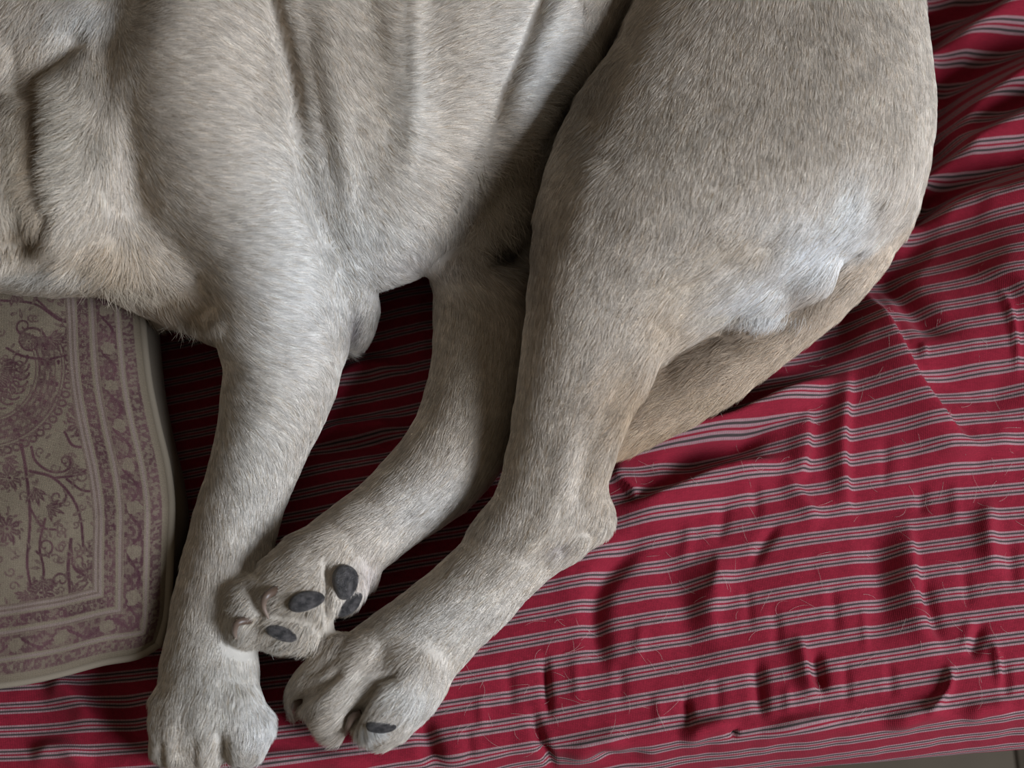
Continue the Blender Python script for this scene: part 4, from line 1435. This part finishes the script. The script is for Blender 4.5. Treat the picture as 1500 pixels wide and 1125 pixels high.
def hair_object(name, pts, rad, mat, parent):
    n, k = pts.shape[:2]
    hc = bpy.data.hair_curves.new(name)
    hc.add_curves([k] * n)
    hc.attributes['position'].data.foreach_set('vector', np.ascontiguousarray(pts, np.float32).ravel())
    ra = hc.attributes.get('radius') or hc.attributes.new('radius', 'FLOAT', 'POINT')
    ra.data.foreach_set('value', np.ascontiguousarray(rad, np.float32).ravel())
    hc.materials.append(mat)
    o = bpy.data.objects.new(name, hc)
    coll.objects.link(o)
    if parent is not None:
        o.parent = parent
    return o


# loose long hairs: between the rear toes, along the belly, under the tail root and at the fringe of the chest
xp, xr, xc, xn = [], [], [], []
for (tx, ty, sx_, sy_, dx, dy, L_, n_, crl, col_) in (
        (528, 1064, 8, 4, 0.05, 1.0, .0135, 260, .25, (0.80, 0.77, 0.72)), (548, 1066, 6, 3, 0.4, 1.0, .010, 90, .25, (0.80, 0.77, 0.72)),
        (735, 290, 26, 45, 0.45, 0.85, .018, 420, .7, (0.55, 0.47, 0.37)), (765, 250, 18, 50, 0.5, 0.8, .017, 260, .8, (0.52, 0.43, 0.33)),
        (700, 345, 22, 22, -0.1, 1.0, .016, 200, .7, (0.62, 0.55, 0.47)), (870, 90, 18, 55, 0.5, 0.85, .016, 320, .6, (0.60, 0.52, 0.42)),
        (930, 40, 30, 40, -0.6, 0.75, .014, 320, .4, (0.60, 0.52, 0.43)), (1130, 465, 34, 6, -0.1, 1.0, .012, 300, .3, (0.82, 0.79, 0.74)),
        (1060, 465, 34, 6, -0.3, 1.0, .013, 220, .5, (0.72, 0.62, 0.50)), (990, 500, 26, 14, -0.4, 0.9, .013, 240, .5, (0.60, 0.48, 0.36)),
        (1050, 580, 80, 14, -0.8, 0.6, .016, 380, .15, (0.46, 0.34, 0.22)), (950, 630, 30, 10, -0.85, 0.5, .016, 160, .15, (0.46, 0.34, 0.22)),
        (60, 402, 60, 6, -0.5, 0.8, .014, 260, .3, (0.66, 0.60, 0.52)), (180, 430, 40, 12, 0.1, 1.0, .012, 200, .3, (0.60, 0.50, 0.38)),
        (280, 478, 30, 8, -0.1, 1.0, .011, 160, .3, (0.60, 0.52, 0.42)), (350, 900, 12, 20, -0.6, 0.8, .009, 120, .3, (0.66, 0.60, 0.52)), (420, 945, 30, 6, -0.5, 0.7, .009, 160, .3, (0.68, 0.62, 0.54))):
    for _ in range(n_):
        px, py = rng.normal(tx, sx_ * 0.6), rng.normal(ty, sy_ * 0.6)
        m = np.where((np.abs(bx - px) < 5) & (np.abs(by - py) < 5) & (DN[:, 2] > -0.1))[0]
        if len(m) == 0:
            continue
        m = m[np.argmax(DV[m, 2])]
        a_h = math.atan2(dy, dx) + rng.normal(0, 0.22)
        p0, n0 = DV[m], DN[m]
        d0 = np.array([math.cos(a_h), -math.sin(a_h), -0.15])
        d0 = d0 - n0 * (d0 @ n0) * 0.8
        d0 /= np.linalg.norm(d0)
        s0 = np.cross(n0, d0)
        L0, c0 = L_ * rng.uniform(0.6, 1.2), rng.normal(0, crl)
        q = p0 + d0 * (L0 * tt)[:, None] + n0 * (L0 * 0.28 * (tt - 0.6 * tt ** 2))[:, None] + s0 * (L0 * c0 * 0.5 * tt ** 2)[:, None]
        q[:, 2] = np.maximum(q[:, 2], ground(q[:, 0], q[:, 1]))
        xp.append(q); xn.append(n0); xc.append(np.array(col_) * rng.uniform(0.75, 1.15))
pts = np.concatenate([pts, np.array(xp)])
rad = np.concatenate([rad, np.array([1.0, 0.95, 0.7, 0.2])[None, :] * np.full((len(xp), 1), 0.0001)])
hcol = np.concatenate([hcol, np.array(xc)])
nrm = np.concatenate([nrm, np.array(xn)])
N = len(pts)
fur = hair_object('fur', pts, rad, fm.m, dog)
a_ = fur.data.attributes.new('hair_colour', 'FLOAT_COLOR', 'CURVE')
a_.data.foreach_set('color', np.concatenate([hcol, np.ones((N, 1))], 1).astype(np.float32).ravel())
a_ = fur.data.attributes.new('skin_normal', 'FLOAT_VECTOR', 'CURVE')
a_.data.foreach_set('vector', nrm.astype(np.float32).ravel())
fur['kind'] = 'stuff'
print('hairs', N)

# ------------------------------------------------------------------ shed hairs lying on the sheet
M = 230
qx = np.concatenate([rng.uniform(900, 1500, M - 60), rng.uniform(620, 1000, 60)])
qy = np.concatenate([rng.uniform(430, 1040, M - 60), rng.uniform(900, 1100, 60)])
q0 = P(qx, qy)
an = rng.uniform(0, 2 * np.pi, M)
Ls = rng.uniform(0.006, 0.020, M)
cv2 = rng.normal(0, 0.9, M)
st = np.linspace(0, 1, 7)
dirx = np.cos(an[:, None] + cv2[:, None] * st)
diry = np.sin(an[:, None] + cv2[:, None] * st)
hxp = q0[:, 0:1] + np.cumsum(dirx, 1) * Ls[:, None] / 7
hyp = q0[:, 1:2] + np.cumsum(diry, 1) * Ls[:, None] / 7
hzp = sheet_z(hxp, hyp) + 0.0007 + 0.0012 * np.sin(np.pi * st)[None, :] * rng.random((M, 1))
sm_ = NT('shed_hair_strand')
sm_.set(Base_Color=(0.50, 0.42, 0.36), Roughness=0.6)
shed = hair_object('shed_hair', np.stack([hxp, hyp, hzp], -1), np.full((M, 7), 0.00005) * np.array([1, 1, 1, 1, .9, .7, .3]), sm_.m, None)
tag(shed, 'fine pale dog hairs shed over the red striped sheet', 'hair', kind='stuff')
